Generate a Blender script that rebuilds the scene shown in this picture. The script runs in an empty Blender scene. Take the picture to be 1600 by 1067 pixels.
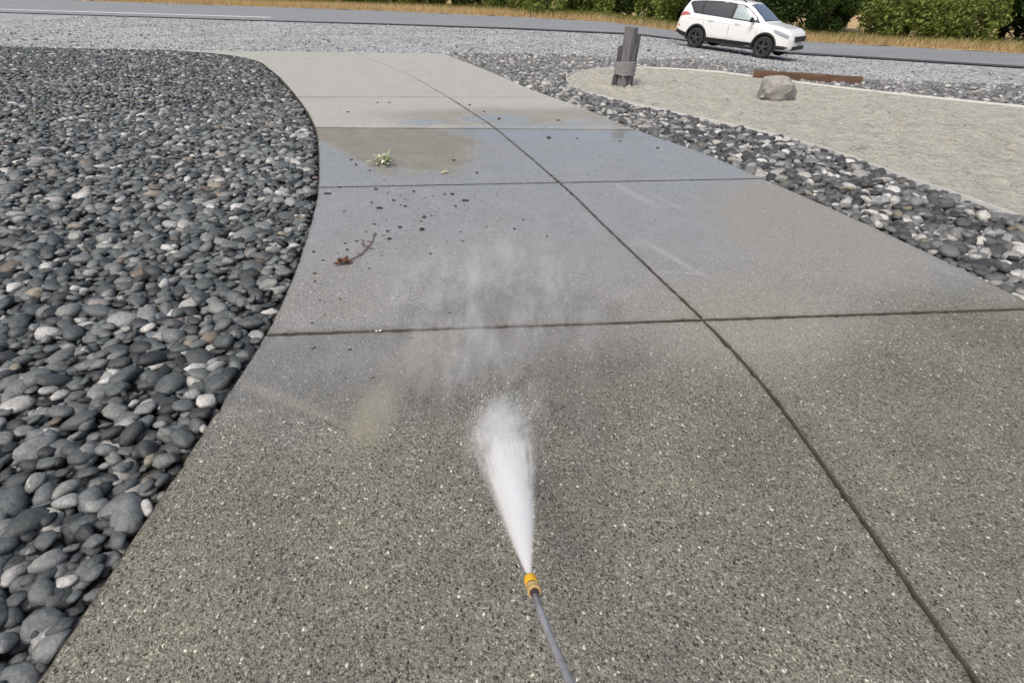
import bpy, bmesh, math, random
import numpy as np
from mathutils import Vector, Matrix
from mathutils.geometry import delaunay_2d_cdt

random.seed(7); rng = np.random.default_rng(11)
sc = bpy.context.scene
C = sc.collection

# ------------------------------------------------------------------ camera
CAM_H, PITCH, ROLL = 1.75, math.radians(34.7), math.radians(1.2)
cd = bpy.data.cameras.new('camera'); cam = bpy.data.objects.new('camera', cd); C.objects.link(cam)
cd.sensor_width = 36.0; cd.lens = 18.0; cd.clip_start = 0.05; cd.clip_end = 2000
f = Vector((0, math.cos(PITCH), -math.sin(PITCH))); u0 = Vector((0, math.sin(PITCH), math.cos(PITCH))); r0 = Vector((1, 0, 0))
r = r0*math.cos(ROLL) + u0*math.sin(ROLL); u = u0*math.cos(ROLL) - r0*math.sin(ROLL)
cam.matrix_world = Matrix(((r.x, u.x, -f.x, 0), (r.y, u.y, -f.y, 0), (r.z, u.z, -f.z, CAM_H), (0, 0, 0, 1)))
sc.camera = cam

# ------------------------------------------------------------------ sky, sun, exposure
SUN_EL, SUN_AZ = math.radians(58), math.radians(212)      # azimuth clockwise from +Y: behind and left of the viewer
w = bpy.data.worlds.new('World'); sc.world = w; w.use_nodes = True
wn = w.node_tree; wn.nodes.clear()
wo = wn.nodes.new('ShaderNodeOutputWorld'); bg = wn.nodes.new('ShaderNodeBackground')
sky = wn.nodes.new('ShaderNodeTexSky'); sky.sky_type = 'NISHITA'; sky.sun_disc = False
sky.sun_elevation = SUN_EL; sky.sun_rotation = SUN_AZ; sky.air_density = 1.0; sky.dust_density = 6.0; sky.ozone_density = 1.0
hs = wn.nodes.new('ShaderNodeHueSaturation'); hs.inputs['Saturation'].default_value = 0.8
wn.links.new(sky.outputs[0], hs.inputs['Color']); wn.links.new(hs.outputs[0], bg.inputs[0]); wn.links.new(bg.outputs[0], wo.inputs[0])
bg.inputs[1].default_value = 0.15
sd = bpy.data.lights.new('sun', 'SUN'); sd.energy = 1.5; sd.angle = math.radians(14); sd.color = (1.0, 0.95, 0.88)
sun = bpy.data.objects.new('sun', sd); C.objects.link(sun)
sdir = Vector((math.sin(SUN_AZ)*math.cos(SUN_EL), math.cos(SUN_AZ)*math.cos(SUN_EL), math.sin(SUN_EL)))
sun.rotation_euler = sdir.to_track_quat('Z', 'Y').to_euler()
vs = sc.view_settings; vs.view_transform = 'Standard'; vs.look = 'None'; vs.gamma = 1.0; vs.use_curve_mapping = False
vs.exposure = 0.18
cy = sc.cycles
cy.use_denoising = True; cy.max_bounces = 14; cy.diffuse_bounces = 3; cy.glossy_bounces = 3; cy.transmission_bounces = 4
cy.volume_bounces = 12; cy.transparent_max_bounces = 16; cy.caustics_reflective = False; cy.caustics_refractive = False

# ------------------------------------------------------------------ helpers
def tag(o, label=None, cat=None, group=None, kind=None):
    if label: o['label'] = label
    if cat: o['category'] = cat
    if group: o['group'] = group
    if kind: o['kind'] = kind
    return o

def empty(name, loc=(0, 0, 0), rot=(0, 0, 0), parent=None):
    o = bpy.data.objects.new(name, None); C.objects.link(o); o.location = loc; o.rotation_euler = rot
    o.empty_display_size = 0.1
    if parent: o.parent = parent
    return o

def link(name, me, mat=None, parent=None, smooth=False, angle=None):
    o = bpy.data.objects.new(name, me); C.objects.link(o)
    if mat and not me.materials: me.materials.append(mat)
    if parent: o.parent = parent
    if smooth: me.polygons.foreach_set('use_smooth', np.ones(len(me.polygons), bool))
    if angle is not None: sharp(me, angle)
    return o

def sharp(me, deg):
    me.polygons.foreach_set('use_smooth', np.ones(len(me.polygons), bool))
    me.set_sharp_from_angle(angle=math.radians(deg))

def mesh_np(name, V, F):
    """V (n,3); F (m,k) constant-size faces"""
    V = np.asarray(V, np.float32); F = np.asarray(F, np.int32)
    me = bpy.data.meshes.new(name); me.vertices.add(len(V)); me.vertices.foreach_set('co', V.ravel())
    k = F.shape[1]; me.loops.add(F.size); me.loops.foreach_set('vertex_index', F.ravel())
    me.polygons.add(len(F)); me.polygons.foreach_set('loop_start', np.arange(0, F.size, k, dtype=np.int32))
    me.update(calc_edges=True); me.validate(); return me

def mesh_py(name, V, F):
    me = bpy.data.meshes.new(name); me.from_pydata([tuple(v) for v in V], [], F); me.update(); return me

def bm_mesh(bm, name):
    me = bpy.data.meshes.new(name); bm.to_mesh(me); bm.free(); return me

def tube(pts, rad, n=10, cap=True, name='tube'):
    """swept tube through pts, radius list or number"""
    P = [Vector(p) for p in pts]; R = rad if hasattr(rad, '__len__') else [rad]*len(P)
    V, F = [], []; up = Vector((0.12, 0.3, 0.95)).normalized()
    for i, p in enumerate(P):
        t = (P[min(i+1, len(P)-1)] - P[max(i-1, 0)]).normalized()
        a = t.cross(up)
        if a.length < 1e-3: a = t.cross(Vector((1, 0, 0)))
        a.normalize(); b = a.cross(t)
        for k in range(n):
            th = 2*math.pi*k/n; V.append(p + (a*math.cos(th) + b*math.sin(th))*R[i])
    for i in range(len(P)-1):
        for k in range(n):
            F.append((i*n+k, i*n+(k+1) % n, (i+1)*n+(k+1) % n, (i+1)*n+k))
    if cap:
        F.append(tuple(range(n))[::-1]); F.append(tuple((len(P)-1)*n+k for k in range(n)))
    return V, F

def merge(parts):
    V, F = [], []
    for v, fc in parts:
        o = len(V); V += list(v); F += [tuple(i+o for i in q) for q in fc]
    return V, F

def lathe(prof, n=24, axis='z'):
    """profile [(r, h)] revolved about z"""
    V, F = [], []
    for rr, h in prof:
        for k in range(n):
            t = 2*math.pi*k/n; V.append((rr*math.cos(t), rr*math.sin(t), h))
    for i in range(len(prof)-1):
        for k in range(n):
            F.append((i*n+k, i*n+(k+1) % n, (i+1)*n+(k+1) % n, (i+1)*n+k))
    F.append(tuple(range(n))[::-1]); F.append(tuple((len(prof)-1)*n+k for k in range(n)))
    return V, F

def boxvf(x0, x1, y0, y1, z0, z1):
    V = [(x0, y0, z0), (x1, y0, z0), (x1, y1, z0), (x0, y1, z0), (x0, y0, z1), (x1, y0, z1), (x1, y1, z1), (x0, y1, z1)]
    return V, [(3, 2, 1, 0), (4, 5, 6, 7), (0, 1, 5, 4), (1, 2, 6, 5), (2, 3, 7, 6), (3, 0, 4, 7)]

def sst(a, b, x):
    t = np.clip((np.asarray(x, float)-a)/(b-a), 0, 1); return t*t*(3-2*t)

def drop(x, y):
    """the shoulder and road fall away gently to the right"""
    return -0.07*np.clip(np.asarray(x, float)-5.5, 0, 6)*sst(13.5, 17, y)

def poly_in(P, x, y):
    P = np.asarray(P); x = np.asarray(x); y = np.asarray(y); ins = np.zeros(x.shape, bool); j = len(P)-1
    for i in range(len(P)):
        xi, yi = P[i]; xj, yj = P[j]
        c = ((yi > y) != (yj > y)) & (x < (xj-xi)*(y-yi)/(yj-yi+1e-12)+xi); ins ^= c; j = i
    return ins

def curve(pts, n=6):
    """Catmull-Rom resample of a 2D polyline"""
    P = np.array(pts, float); out = []
    for i in range(len(P)-1):
        p0 = P[max(i-1, 0)]; p1 = P[i]; p2 = P[i+1]; p3 = P[min(i+2, len(P)-1)]
        for k in range(n):
            t = k/n
            out.append(0.5*((2*p1)+(-p0+p2)*t+(2*p0-5*p1+4*p2-p3)*t*t+(-p0+3*p1-3*p2+p3)*t**3))
    out.append(P[-1]); return np.array(out)

# ------------------------------------------------------------------ node shorthand
class NT:
    def __init__(s, name):
        s.m = bpy.data.materials.new(name); s.m.use_nodes = True; s.t = s.m.node_tree; s.t.nodes.clear()
        s.out = s.n('ShaderNodeOutputMaterial')
    def n(s, t, **k):
        nd = s.t.nodes.new(t)
        for a, b in k.items(): setattr(nd, a, b)
        return nd
    def l(s, v, sock):
        if v is None: return
        if isinstance(v, bpy.types.NodeSocket): s.t.links.new(v, sock)
        else:
            if isinstance(v, tuple) and len(v) == 3 and len(getattr(sock, 'default_value', v)) == 4: v = v+(1,)
            sock.default_value = v
    def math(s, op, a, b=0.0, c=0.0, clamp=False):
        nd = s.n('ShaderNodeMath', operation=op, use_clamp=clamp); s.l(a, nd.inputs[0]); s.l(b, nd.inputs[1]); s.l(c, nd.inputs[2]); return nd.outputs[0]
    def vm(s, op, a, b=(0, 0, 0), out=0):
        nd = s.n('ShaderNodeVectorMath', operation=op); s.l(a, nd.inputs[0])
        if op == 'SCALE': s.l(b, nd.inputs['Scale'])
        else: s.l(b, nd.inputs[1])
        return nd.outputs[out]
    def sep(s, v):
        nd = s.n('ShaderNodeSeparateXYZ'); s.l(v, nd.inputs[0]); return nd.outputs
    def comb(s, x, y, z):
        nd = s.n('ShaderNodeCombineXYZ'); s.l(x, nd.inputs[0]); s.l(y, nd.inputs[1]); s.l(z, nd.inputs[2]); return nd.outputs[0]
    def pos(s): return s.n('ShaderNodeNewGeometry').outputs['Position']
    def obj(s): return s.n('ShaderNodeTexCoord').outputs['Object']
    def noise(s, v, scale, detail=3.0, rough=0.5, dist=0.0, out=0):
        nd = s.n('ShaderNodeTexNoise'); s.l(v, nd.inputs['Vector']); s.l(float(scale), nd.inputs['Scale']); s.l(float(detail), nd.inputs['Detail'])
        s.l(rough, nd.inputs['Roughness']); s.l(dist, nd.inputs['Distortion']); return nd.outputs[out]
    def vor(s, v, scale, feature='F1', rnd=1.0):
        nd = s.n('ShaderNodeTexVoronoi', feature=feature); s.l(v, nd.inputs['Vector']); s.l(float(scale), nd.inputs['Scale']); s.l(rnd, nd.inputs['Randomness']); return nd.outputs
    def ramp(s, fac, stops, interp='LINEAR'):
        nd = s.n('ShaderNodeValToRGB'); cr = nd.color_ramp; cr.interpolation = interp
        while len(cr.elements) < len(stops): cr.elements.new(0.5)
        for e, (p, c) in zip(cr.elements, stops):
            e.position = p; e.color = (c, c, c, 1) if not isinstance(c, tuple) else c+(1,)
        s.l(fac, nd.inputs[0]); return nd.outputs[0]
    def mix(s, fac, a, b, blend='MIX'):
        nd = s.n('ShaderNodeMix', data_type='RGBA', blend_type=blend); s.l(fac, nd.inputs[0]); s.l(a, nd.inputs[6]); s.l(b, nd.inputs[7]); return nd.outputs[2]
    def fmix(s, fac, a, b):
        nd = s.n('ShaderNodeMix', data_type='FLOAT'); s.l(fac, nd.inputs[0]); s.l(a, nd.inputs[2]); s.l(b, nd.inputs[3]); return nd.outputs[0]
    def ss(s, x, a, b, lo=0.0, hi=1.0):
        nd = s.n('ShaderNodeMapRange', interpolation_type='SMOOTHSTEP'); s.l(x, nd.inputs[0]); s.l(a, nd.inputs[1]); s.l(b, nd.inputs[2]); s.l(lo, nd.inputs[3]); s.l(hi, nd.inputs[4]); return nd.outputs[0]
    def bump(s, h, strength=0.5, dist=0.01, normal=None):
        nd = s.n('ShaderNodeBump'); s.l(h, nd.inputs['Height']); s.l(strength, nd.inputs['Strength']); s.l(dist, nd.inputs['Distance'])
        if normal: s.l(normal, nd.inputs['Normal'])
        return nd.outputs[0]
    def bsdf(s, col, rough=0.6, **k):
        nd = s.n('ShaderNodeBsdfPrincipled'); s.l(col, nd.inputs['Base Color']); s.l(rough, nd.inputs['Roughness'])
        for a, b in k.items(): s.l(b, nd.inputs[a.replace('_', ' ')])
        s.t.links.new(nd.outputs[0], s.out.inputs['Surface']); return nd
    def blob(s, xy, c, rx, ry, ang, wob, soft=0.25):
        """soft ellipse mask on the ground, edge broken by wob"""
        v = s.vm('SUBTRACT', xy, (c[0], c[1], 0)); nd = s.n('ShaderNodeVectorRotate', rotation_type='Z_AXIS'); s.l(v, nd.inputs['Vector']); nd.inputs['Angle'].default_value = -ang
        v = s.vm('DIVIDE', nd.outputs[0], (rx, ry, 1)); d = s.vm('LENGTH', v, out=1); d = s.math('ADD', d, wob)
        return s.ss(d, 1+soft, 1-soft)

def simple(name, col, rough=0.6, noise=0.0, scale=20, bump=0.0, **k):
    m = NT(name); c = col
    if noise:
        nz = m.noise(m.obj(), scale, 4, 0.6)
        c = m.mix(nz, tuple(x*(1-noise) for x in col), tuple(min(1, x*(1+noise)) for x in col))
    nrm = m.bump(m.noise(m.obj(), scale*3, 4, 0.6), bump, 0.01) if bump else None
    m.bsdf(c, rough, Normal=nrm, **k) if nrm else m.bsdf(c, rough, **k)
    return m.m

# ------------------------------------------------------------------ materials
def mat_concrete():
    m = NT('exposed_aggregate'); p = m.pos(); s = m.sep(p); x, y = s[0], s[1]; xy = m.comb(x, y, 0.0)
    # pebbles of three sizes in cement
    def layer(scale, stops, jit):
        vo = m.vor(m.vm('ADD', m.vm('MULTIPLY', p, (1, .82 if jit < 5 else 1.1, 1)), m.vm('SCALE', m.noise(p, 60, 2, .5, out=1), .012)), scale); cs = m.sep(vo['Color'])
        return vo['Distance'], m.ramp(cs[0], stops, 'CONSTANT'), cs
    dA, cA, sA = layer(100, [(0, (.016, .016, .016)), (.07, (.078, .076, .068)), (.22, (.128, .124, .109)), (.45, (.18, .174, .152)), (.66, (.25, .241, .209)), (.86, (.345, .332, .286)), (.972, (.62, .605, .53))], 3.1)
    dB, cB, sB = layer(205, [(0, (.02, .02, .019)), (.15, (.085, .083, .073)), (.35, (.145, .14, .123)), (.6, (.215, .207, .18)), (.84, (.32, .308, .265)), (.978, (.58, .565, .49))], 9.4)
    cement = m.mix(m.noise(p, 380, 3, 0.7), (.085, .084, .073), (.22, .216, .186))
    fine = m.mix(m.ss(dB, .62, .42), cement, cB)
    col = m.mix(m.math('MULTIPLY', m.ss(dA, m.ss(sA[2], 0.0, 1.0, .30, .70), m.ss(sA[2], 0.0, 1.0, .18, .52)), m.ss(sA[1], .28, .34)), fine, cA)
    # dark pinholes
    vp = m.vor(m.vm('ADD', p, (5.5, 1.7, 0)), 80); cp = m.sep(vp['Color']); hole = m.math('MULTIPLY', m.ss(vp['Distance'], .40, .26), m.ss(cp[2], .74, .80))
    hole = m.math('MULTIPLY', hole, .58)
    col = m.mix(hole, col, (.018, .018, .016))
    # clean washed, dry and dirty zones on the paving
    w1 = m.math('SUBTRACT', m.noise(xy, 1.6, 4, 0.6), .5); w2 = m.math('SUBTRACT', m.noise(xy, 5.5, 4, 0.62), .5)
    wob = m.math('ADD', m.math('MULTIPLY', w1, 0.9), m.math('MULTIPLY', w2, 0.45))
    wobs = m.math('MULTIPLY', wob, 0.7)
    yn = m.math('ADD', y, wob)
    yj = m.math('SUBTRACT', y, m.math('MULTIPLY', x, .065))
    dry = m.ss(m.math('ADD', yj, m.math('MULTIPLY', wob, .45)), 8.02, 8.22)
    washed = m.ss(m.math('ADD', yn, m.math('MULTIPLY', x, -0.35)), 1.75, 2.9)
    wet = m.math('MULTIPLY', m.ss(yn, 2.7, 4.4), m.math('SUBTRACT', 1.0, dry))
    td = m.math('ADD', m.math('MULTIPLY', m.math('ADD', x, 2.45), .773), m.math('MULTIPLY', m.math('SUBTRACT', y, 6.95), .635))
    tan = m.ss(m.math('ADD', td, m.math('MULTIPLY', wob, .22)), -.03, .06)
    tan = m.math('MULTIPLY', tan, m.ss(m.math('ADD', x, m.math('MULTIPLY', wob, .5)), -.42, -.72))
    tan = m.math('MULTIPLY', tan, m.math('MULTIPLY', m.ss(m.math('ADD', y, wob), 5.45, 6.35), m.ss(yj, 8.13, 8.10)))
    rdry = m.blob(xy, (2.75, 4.6), .85, 1.25, -.35, wobs, .45)
    rdry2 = m.blob(xy, (1.6, 2.9), .8, .5, .4, wobs, .5)
    rdry = m.math('MAXIMUM', rdry, rdry2)
    wet = m.math('MULTIPLY', wet, m.math('SUBTRACT', 1.0, m.math('MULTIPLY', tan, .96)))
    wet = m.math('MULTIPLY', wet, m.math('SUBTRACT', 1.0, m.math('MULTIPLY', rdry, .85)))
    for c, rx, ry, a in (((-1.45, 8.42), .40, .2, .05), ((-.35, 8.75), .62, .42, .05), ((1.25, 8.6), .62, .38, .2), ((.5, 8.35), .9, .22, 0), ((-.1, 7.9), 1.0, .5, 0)):
        wet = m.math('MAXIMUM', wet, m.blob(xy, c, rx, ry, a, m.math('MULTIPLY', wob, .9), .12))
    damp = m.math('MAXIMUM', tan, m.math('MULTIPLY', m.blob(xy, (.2, 8.95), 2.3, .8, .08, wobs, .4), .75))
    # dry cement haze is paler and hides the pebbles a little
    pale = m.mix(m.noise(xy, 2.2, 5, 0.65), (.34, .342, .325), (.49, .49, .465))
    cdry = m.mix(.62, m.mix(1.0, col, (2.1, 2.1, 2.1), 'MULTIPLY'), pale)
    cdry = m.mix(m.math('MULTIPLY', m.ss(m.noise(m.vm('MULTIPLY', xy, (.6, 1.0, 1)), 1.1, 6, .7), .5, .72), .35), cdry, (.30, .295, .265))
    ctan = m.mix(.5, m.mix(1.0, col, (1.2, 1.16, 1.08), 'MULTIPLY'), m.mix(m.ss(m.noise(xy, 3.5, 5, .65), .3, .7), (.20, .185, .15), (.31, .29, .235)))
    gray = m.mix(.45, m.mix(1.0, col, (1.2, 1.2, 1.2), 'MULTIPLY'), (.285, .29, .297))
    gray = m.mix(m.ss(m.noise(xy, 3.2, 5, .6), .35, .7), gray, m.mix(.35, gray, (.30, .30, .295)))
    dirt = m.mix(m.ss(m.noise(xy, 2.1, 5, .65), .35, .68), m.mix(.18, col, (.11, .101, .077)), m.mix(.12, m.mix(1.0, col, (1.12, 1.1, 1.03), 'MULTIPLY'), (.26, .238, .18)))
    c = m.mix(washed, dirt, gray)
    c = m.mix(rdry, c, m.mix(.5, col, (.36, .345, .31)))
    c = m.mix(dry, c, cdry)
    c = m.mix(m.math('MULTIPLY', damp, .8), c, ctan)
    # silt left by the washing
    mud = m.blob(xy, (-.68, 1.9), .10, .24, -.1, m.math('MULTIPLY', wob, 1.6), .6)
    mud = m.math('MAXIMUM', mud, m.math('MULTIPLY', m.blob(xy, (-.52, 2.35), .16, .3, -.5, m.math('MULTIPLY', wob, 1.3), .6), .6))
    mud = m.math('MAXIMUM', mud, m.math('MULTIPLY', m.blob(xy, (-1.12, 1.95), .34, .035, -.42, m.math('MULTIPLY', wob, .9), .7), .7))
    c = m.mix(m.math('MULTIPLY', mud, .62), c, (.215, .20, .155))
    # trickle lines of silt drawn along the slab
    ry_ = m.sep(m.vm('ADD', xy, (0, 0, 0)))
    ln = m.comb(m.math('ADD', m.math('MULTIPLY', ry_[0], 9.0), m.math('MULTIPLY', ry_[1], 2.6)), m.math('MULTIPLY', ry_[1], .7), 0.0)
    tr = m.ss(m.noise(ln, 1.0, 3, .55), .63, .74)
    tr = m.math('MULTIPLY', tr, m.blob(xy, (1.25, 4.5), .75, 1.3, .15, wobs, .4))
    c = m.mix(m.math('MULTIPLY', tr, .3), c, (.42, .42, .42))
    for cc, rx, ry, an, kk in (((1.25, 3.77), .36, .028, -1.07, .22), ((1.27, 3.48), .17, .018, -.07, .15), ((1.24, 5.24), .34, .045, -1.15, .22), ((1.5, 5.1), .3, .03, -1.1, .15)):
        c = m.mix(m.math('MULTIPLY', m.blob(xy, cc, rx, ry, an, m.math('MULTIPLY', w2, .9), .7), kk), c, (.52, .52, .53))
    # grime beside the joints
    at_ = m.n('ShaderNodeAttribute'); at_.attribute_name = 'edge'
    gr = m.math('MULTIPLY', m.ss(m.math('ADD', at_.outputs['Fac'], m.math('MULTIPLY', m.math('SUBTRACT', m.noise(xy, 9, 5, .7), .5), 1.6)), .45, 1.2), .34)
    c = m.mix(gr, c, m.mix(1.0, c, (.46, .43, .36), 'MULTIPLY'))
    # freshly soaked paving beyond and left of the spray
    soak = m.math('MAXIMUM', m.blob(xy, (-.75, 2.22), 1.05, .44, -.1, m.math('MULTIPLY', wob, .8), .2), m.math('MULTIPLY', m.blob(xy, (0.0, 2.5), .75, .75, 0, m.math('MULTIPLY', wob, .9), .35), .8))
    soak = m.math('MULTIPLY', soak, m.math('SUBTRACT', 1.0, m.math('MULTIPLY', mud, .8)))
    c = m.mix(m.math('MULTIPLY', soak, .75), c, m.mix(1.0, c, (.64, .645, .66), 'MULTIPLY'))
    # the film of water darkens what it soaks
    c = m.mix(m.math('MULTIPLY', wet, .16), c, m.mix(1.0, c, (.5, .5, .52), 'MULTIPLY'))
    wet = m.math('MAXIMUM', wet, m.math('MULTIPLY', soak, .35))
    film = m.ss(m.noise(xy, 7.0, 4, .6), .2, .75)
    rough = m.fmix(wet, .82, m.fmix(film, .16, .34))
    rough = m.fmix(m.math('MULTIPLY', damp, m.math('SUBTRACT', 1.0, wet)), rough, .6)
    hgt = m.math('ADD', m.math('MULTIPLY', m.ss(dA, .6, .1), 1.0), m.math('MULTIPLY', m.ss(dB, .6, .1), .45))
    hgt = m.math('SUBTRACT', hgt, m.math('MULTIPLY', hole, 2.5))
    flood = m.math('SUBTRACT', 1.0, m.math('MULTIPLY', wet, .86))
    flood = m.math('MULTIPLY', flood, m.math('SUBTRACT', 1.0, m.math('MULTIPLY', mud, .7)))
    nrm = m.bump(hgt, m.math('MULTIPLY', flood, 1.0), .0034)
    nrm = m.bump(m.noise(xy, 2.5, 3, .5), .25, .02, nrm)
    b = m.bsdf(c, rough, Normal=nrm, IOR=1.4)
    pud = m.math('MULTIPLY', m.math('MAXIMUM', m.blob(xy, (.55, 7.75), 1.5, .34, .06, m.math('MULTIPLY', wob, 1.2), .4), m.math('MAXIMUM', m.blob(xy, (-.25, 8.8), .55, .36, .05, m.math('MULTIPLY', wob, .9), .2), m.blob(xy, (-1.45, 8.42), .4, .2, .05, m.math('MULTIPLY', wob, .9), .2))), wet)
    patch = m.ss(m.noise(xy, 1.25, 5, .62), .3, .68, .45, 1.0)
    m.l(m.math('MAXIMUM', m.math('MULTIPLY', m.math('MULTIPLY', wet, m.fmix(film, 1.0, .7)), patch), pud), b.inputs['Coat Weight']); m.l(m.fmix(pud, .08, .02), b.inputs['Coat Roughness'])
    m.l(m.fmix(pud, rough, .06), b.inputs['Roughness']);  b.inputs['Coat IOR'].default_value = 1.52
    return m.m

def mat_stone(name, stops, rough=.6, dust=0.0, spec=.45):
    m = NT(name); g = m.n('ShaderNodeNewGeometry'); oi = m.n('ShaderNodeObjectInfo')
    k = m.math('FRACT', m.math('ADD', m.math('MULTIPLY', g.outputs['Random Per Island'], 7.31), m.math('MULTIPLY', oi.outputs['Random'], 13.7)))
    p = g.outputs['Position']
    c = m.ramp(k, stops, 'LINEAR')
    k2 = m.math('FRACT', m.math('MULTIPLY', k, 57.3))
    c = m.mix(m.math('MULTIPLY', k2, .35), c, m.mix(1.0, c, (1.05, .98, .86), 'MULTIPLY'))
    nz = m.noise(p, 55, 5, .65); c = m.mix(m.ss(nz, .3, .7), c, m.mix(1.0, c, (.55, .56, .58), 'MULTIPLY'))
    c = m.mix(m.math('MULTIPLY', m.ss(m.noise(p, 130, 3, .7), .55, .72), .3), c, (.30, .30, .29))
    vein = m.ss(m.noise(p, 26, 3, .5, 1.2), .68, .73)
    c = m.mix(m.math('MULTIPLY', vein, m.ss(k2, .75, .9)), c, (.40, .40, .38))
    if dust: c = m.mix(m.math('MULTIPLY', m.math('MULTIPLY', m.ss(m.noise(p, 14, 4, .6), .3, .65), dust), m.ss(m.sep(p)[1], 8.5, 13.5, .12, 1.0)), c, (.46, .46, .45))
    nrm = m.bump(m.noise(p, 42, 6, .7), .55, .012)
    b = m.bsdf(c, rough, Normal=nrm); b.inputs['Specular IOR Level'].default_value = spec
    return m.m

def mat_gravel():
    m = NT('crushed_gravel'); p = m.pos()
    v = m.vor(p, 15); v2 = m.vor(p, 34); v3 = m.vor(p, 7.5)
    c = m.ramp(m.sep(v['Color'])[0], [(0, (.05, .055, .058)), (.22, (.19, .20, .205)), (.55, (.36, .38, .385)), (.85, (.55, .57, .575)), (1, (.80, .81, .81))])
    c2 = m.ramp(m.sep(v2['Color'])[1], [(0, (.10, .105, .108)), (1, (.58, .60, .605))])
    c = m.mix(.35, c, c2)
    c = m.mix(.3, c, m.ramp(m.sep(v3['Color'])[2], [(0, (.10, .108, .11)), (1, (.66, .68, .685))]))
    c = m.mix(m.ss(m.noise(p, .35, 4, .6), .35, .7), c, m.mix(1.0, c, (.78, .79, .78), 'MULTIPLY'))
    h = m.math('ADD', v['Distance'], m.math('MULTIPLY', v2['Distance'], .4))
    m.bsdf(c, .85, Normal=m.bump(h, 1.0, -.05)); return m.m

def mat_asphalt():
    m = NT('worn_asphalt'); p = m.pos(); v = m.vor(p, 60)
    c = m.mix(m.sep(v['Color'])[0], (.16, .17, .178), (.28, .29, .297))
    st = m.noise(m.vm('MULTIPLY', p, (.08, .9, 1)), 1.2, 4, .6)
    c = m.mix(m.ss(st, .35, .7), c, m.mix(1.0, c, (.82, .83, .84), 'MULTIPLY'))
    m.bsdf(c, .8, Normal=m.bump(v['Distance'], .5, .01)); return m.m

def mat_sand():
    m = NT('coarse_sand'); p = m.pos(); v = m.vor(p, 55)
    c = m.ramp(m.noise(p, 4.5, 6, .75), [(.28, (.33, .32, .27)), (.5, (.49, .475, .41)), (.72, (.64, .625, .55))])
    c = m.mix(.3, c, m.ramp(m.sep(v['Color'])[0], [(0, (.22, .2, .16)), (1, (.66, .63, .54))]))
    h = m.math('ADD', m.math('ADD', m.noise(p, 9, 6, .7), m.noise(p, 2.6, 3, .6)), m.math('MULTIPLY', v['Distance'], .12))
    m.bsdf(c, .9, Normal=m.bump(h, 1.0, .12)); return m.m

def mat_soil():
    m = NT('dark_soil'); p = m.pos()
    c = m.ramp(m.noise(p, 18, 6, .7), [(.3, (.018, .016, .013)), (.7, (.05, .046, .038))])
    m.bsdf(c, .9, Normal=m.bump(m.noise(p, 60, 5, .7), .8, .02)); return m.m

def mat_verge():
    m = NT('dry_verge'); p = m.pos()
    c = m.ramp(m.noise(p, .8, 6, .7), [(.3, (.27, .18, .085)), (.5, (.42, .30, .15)), (.7, (.54, .42, .23))])
    m.bsdf(c, .95, Normal=m.bump(m.noise(p, 6, 5, .7), 1, .1)); return m.m

def mat_leafy(name, a, b, trans=.25):
    m = NT(name); g = m.n('ShaderNodeNewGeometry'); k = g.outputs['Random Per Island']; oi = m.n('ShaderNodeObjectInfo')
    k2 = m.math('FRACT', m.math('ADD', k, oi.outputs['Random']))
    c = m.mix(k2, a, b)
    d = m.n('ShaderNodeBsdfDiffuse'); t = m.n('ShaderNodeBsdfTranslucent'); mx = m.n('ShaderNodeMixShader')
    m.l(c, d.inputs[0]); m.l(c, t.inputs[0]); mx.inputs[0].default_value = trans
    m.t.links.new(d.outputs[0], mx.inputs[1]); m.t.links.new(t.outputs[0], mx.inputs[2]); m.t.links.new(mx.outputs[0], m.out.inputs[0]); return m.m

def mat_wood(name, dark, light, sc_=(18, 18, 1.2)):
    m = NT(name); o = m.obj(); v = m.vm('MULTIPLY', o, sc_)
    n1 = m.noise(v, 1.6, 6, .65, .6); n2 = m.noise(m.vm('MULTIPLY', o, (70, 70, 2.5)), 1.0, 4, .6)
    c = m.ramp(n1, [(.28, dark), (.55, tuple((a+b)/2 for a, b in zip(dark, light))), (.75, light)])
    c = m.mix(m.math('MULTIPLY', m.ss(n2, .56, .68), .6), c, tuple(a*.35 for a in dark))
    m.bsdf(c, .88, Normal=m.bump(m.math('ADD', n1, n2), .8, .012)); return m.m

M = {}
M['concrete'] = mat_concrete()
M['stone_l'] = mat_stone('river_stone_grey', [(0, (.020, .023, .024)), (.18, (.055, .063, .065)), (.42, (.10, .113, .115)), (.66, (.155, .17, .17)), (.82, (.225, .235, .23)), (.92, (.34, .345, .335)), (.965, (.60, .59, .56)), (.985, (.12, .09, .07)), (1, (.30, .27, .21))], .5)
M['stone_r'] = mat_stone('river_stone_dusty', [(0, (.018, .019, .02)), (.24, (.05, .054, .057)), (.48, (.10, .106, .108)), (.68, (.19, .195, .195)), (.82, (.32, .32, .31)), (.94, (.62, .61, .58)), (.98, (.09, .07, .05)), (1, (.32, .28, .2))], .6, .32)
M['gravel'] = mat_gravel(); M['asphalt'] = mat_asphalt(); M['sand'] = mat_sand(); M['soil'] = mat_soil(); M['verge'] = mat_verge()
M['joint'] = simple('joint_grit', (.055, .047, .037), .9, .7, 30, .8)
M['edge_strip'] = simple('dark_road_edge', (.045, .047, .05), .8, .3, 5)
M['paint'] = simple('worn_road_paint', (.72, .73, .72), .6, .12, 3)
M['edging'] = simple('pale_edging', (.62, .62, .59), .6, .2, 12)
M['grey_wood'] = mat_wood('weathered_grey_wood', (.09, .088, .092), (.27, .265, .27))
M['dark_wood'] = mat_wood('dark_grey_wood', (.04, .04, .042), (.15, .147, .15))
M['brown_wood'] = mat_wood('brown_timber', (.07, .038, .022), (.21, .12, .075), (1.2, 14, 14))
M['rope'] = simple('old_rope', (.25, .245, .25), .9, .35, 45, .6)
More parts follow.
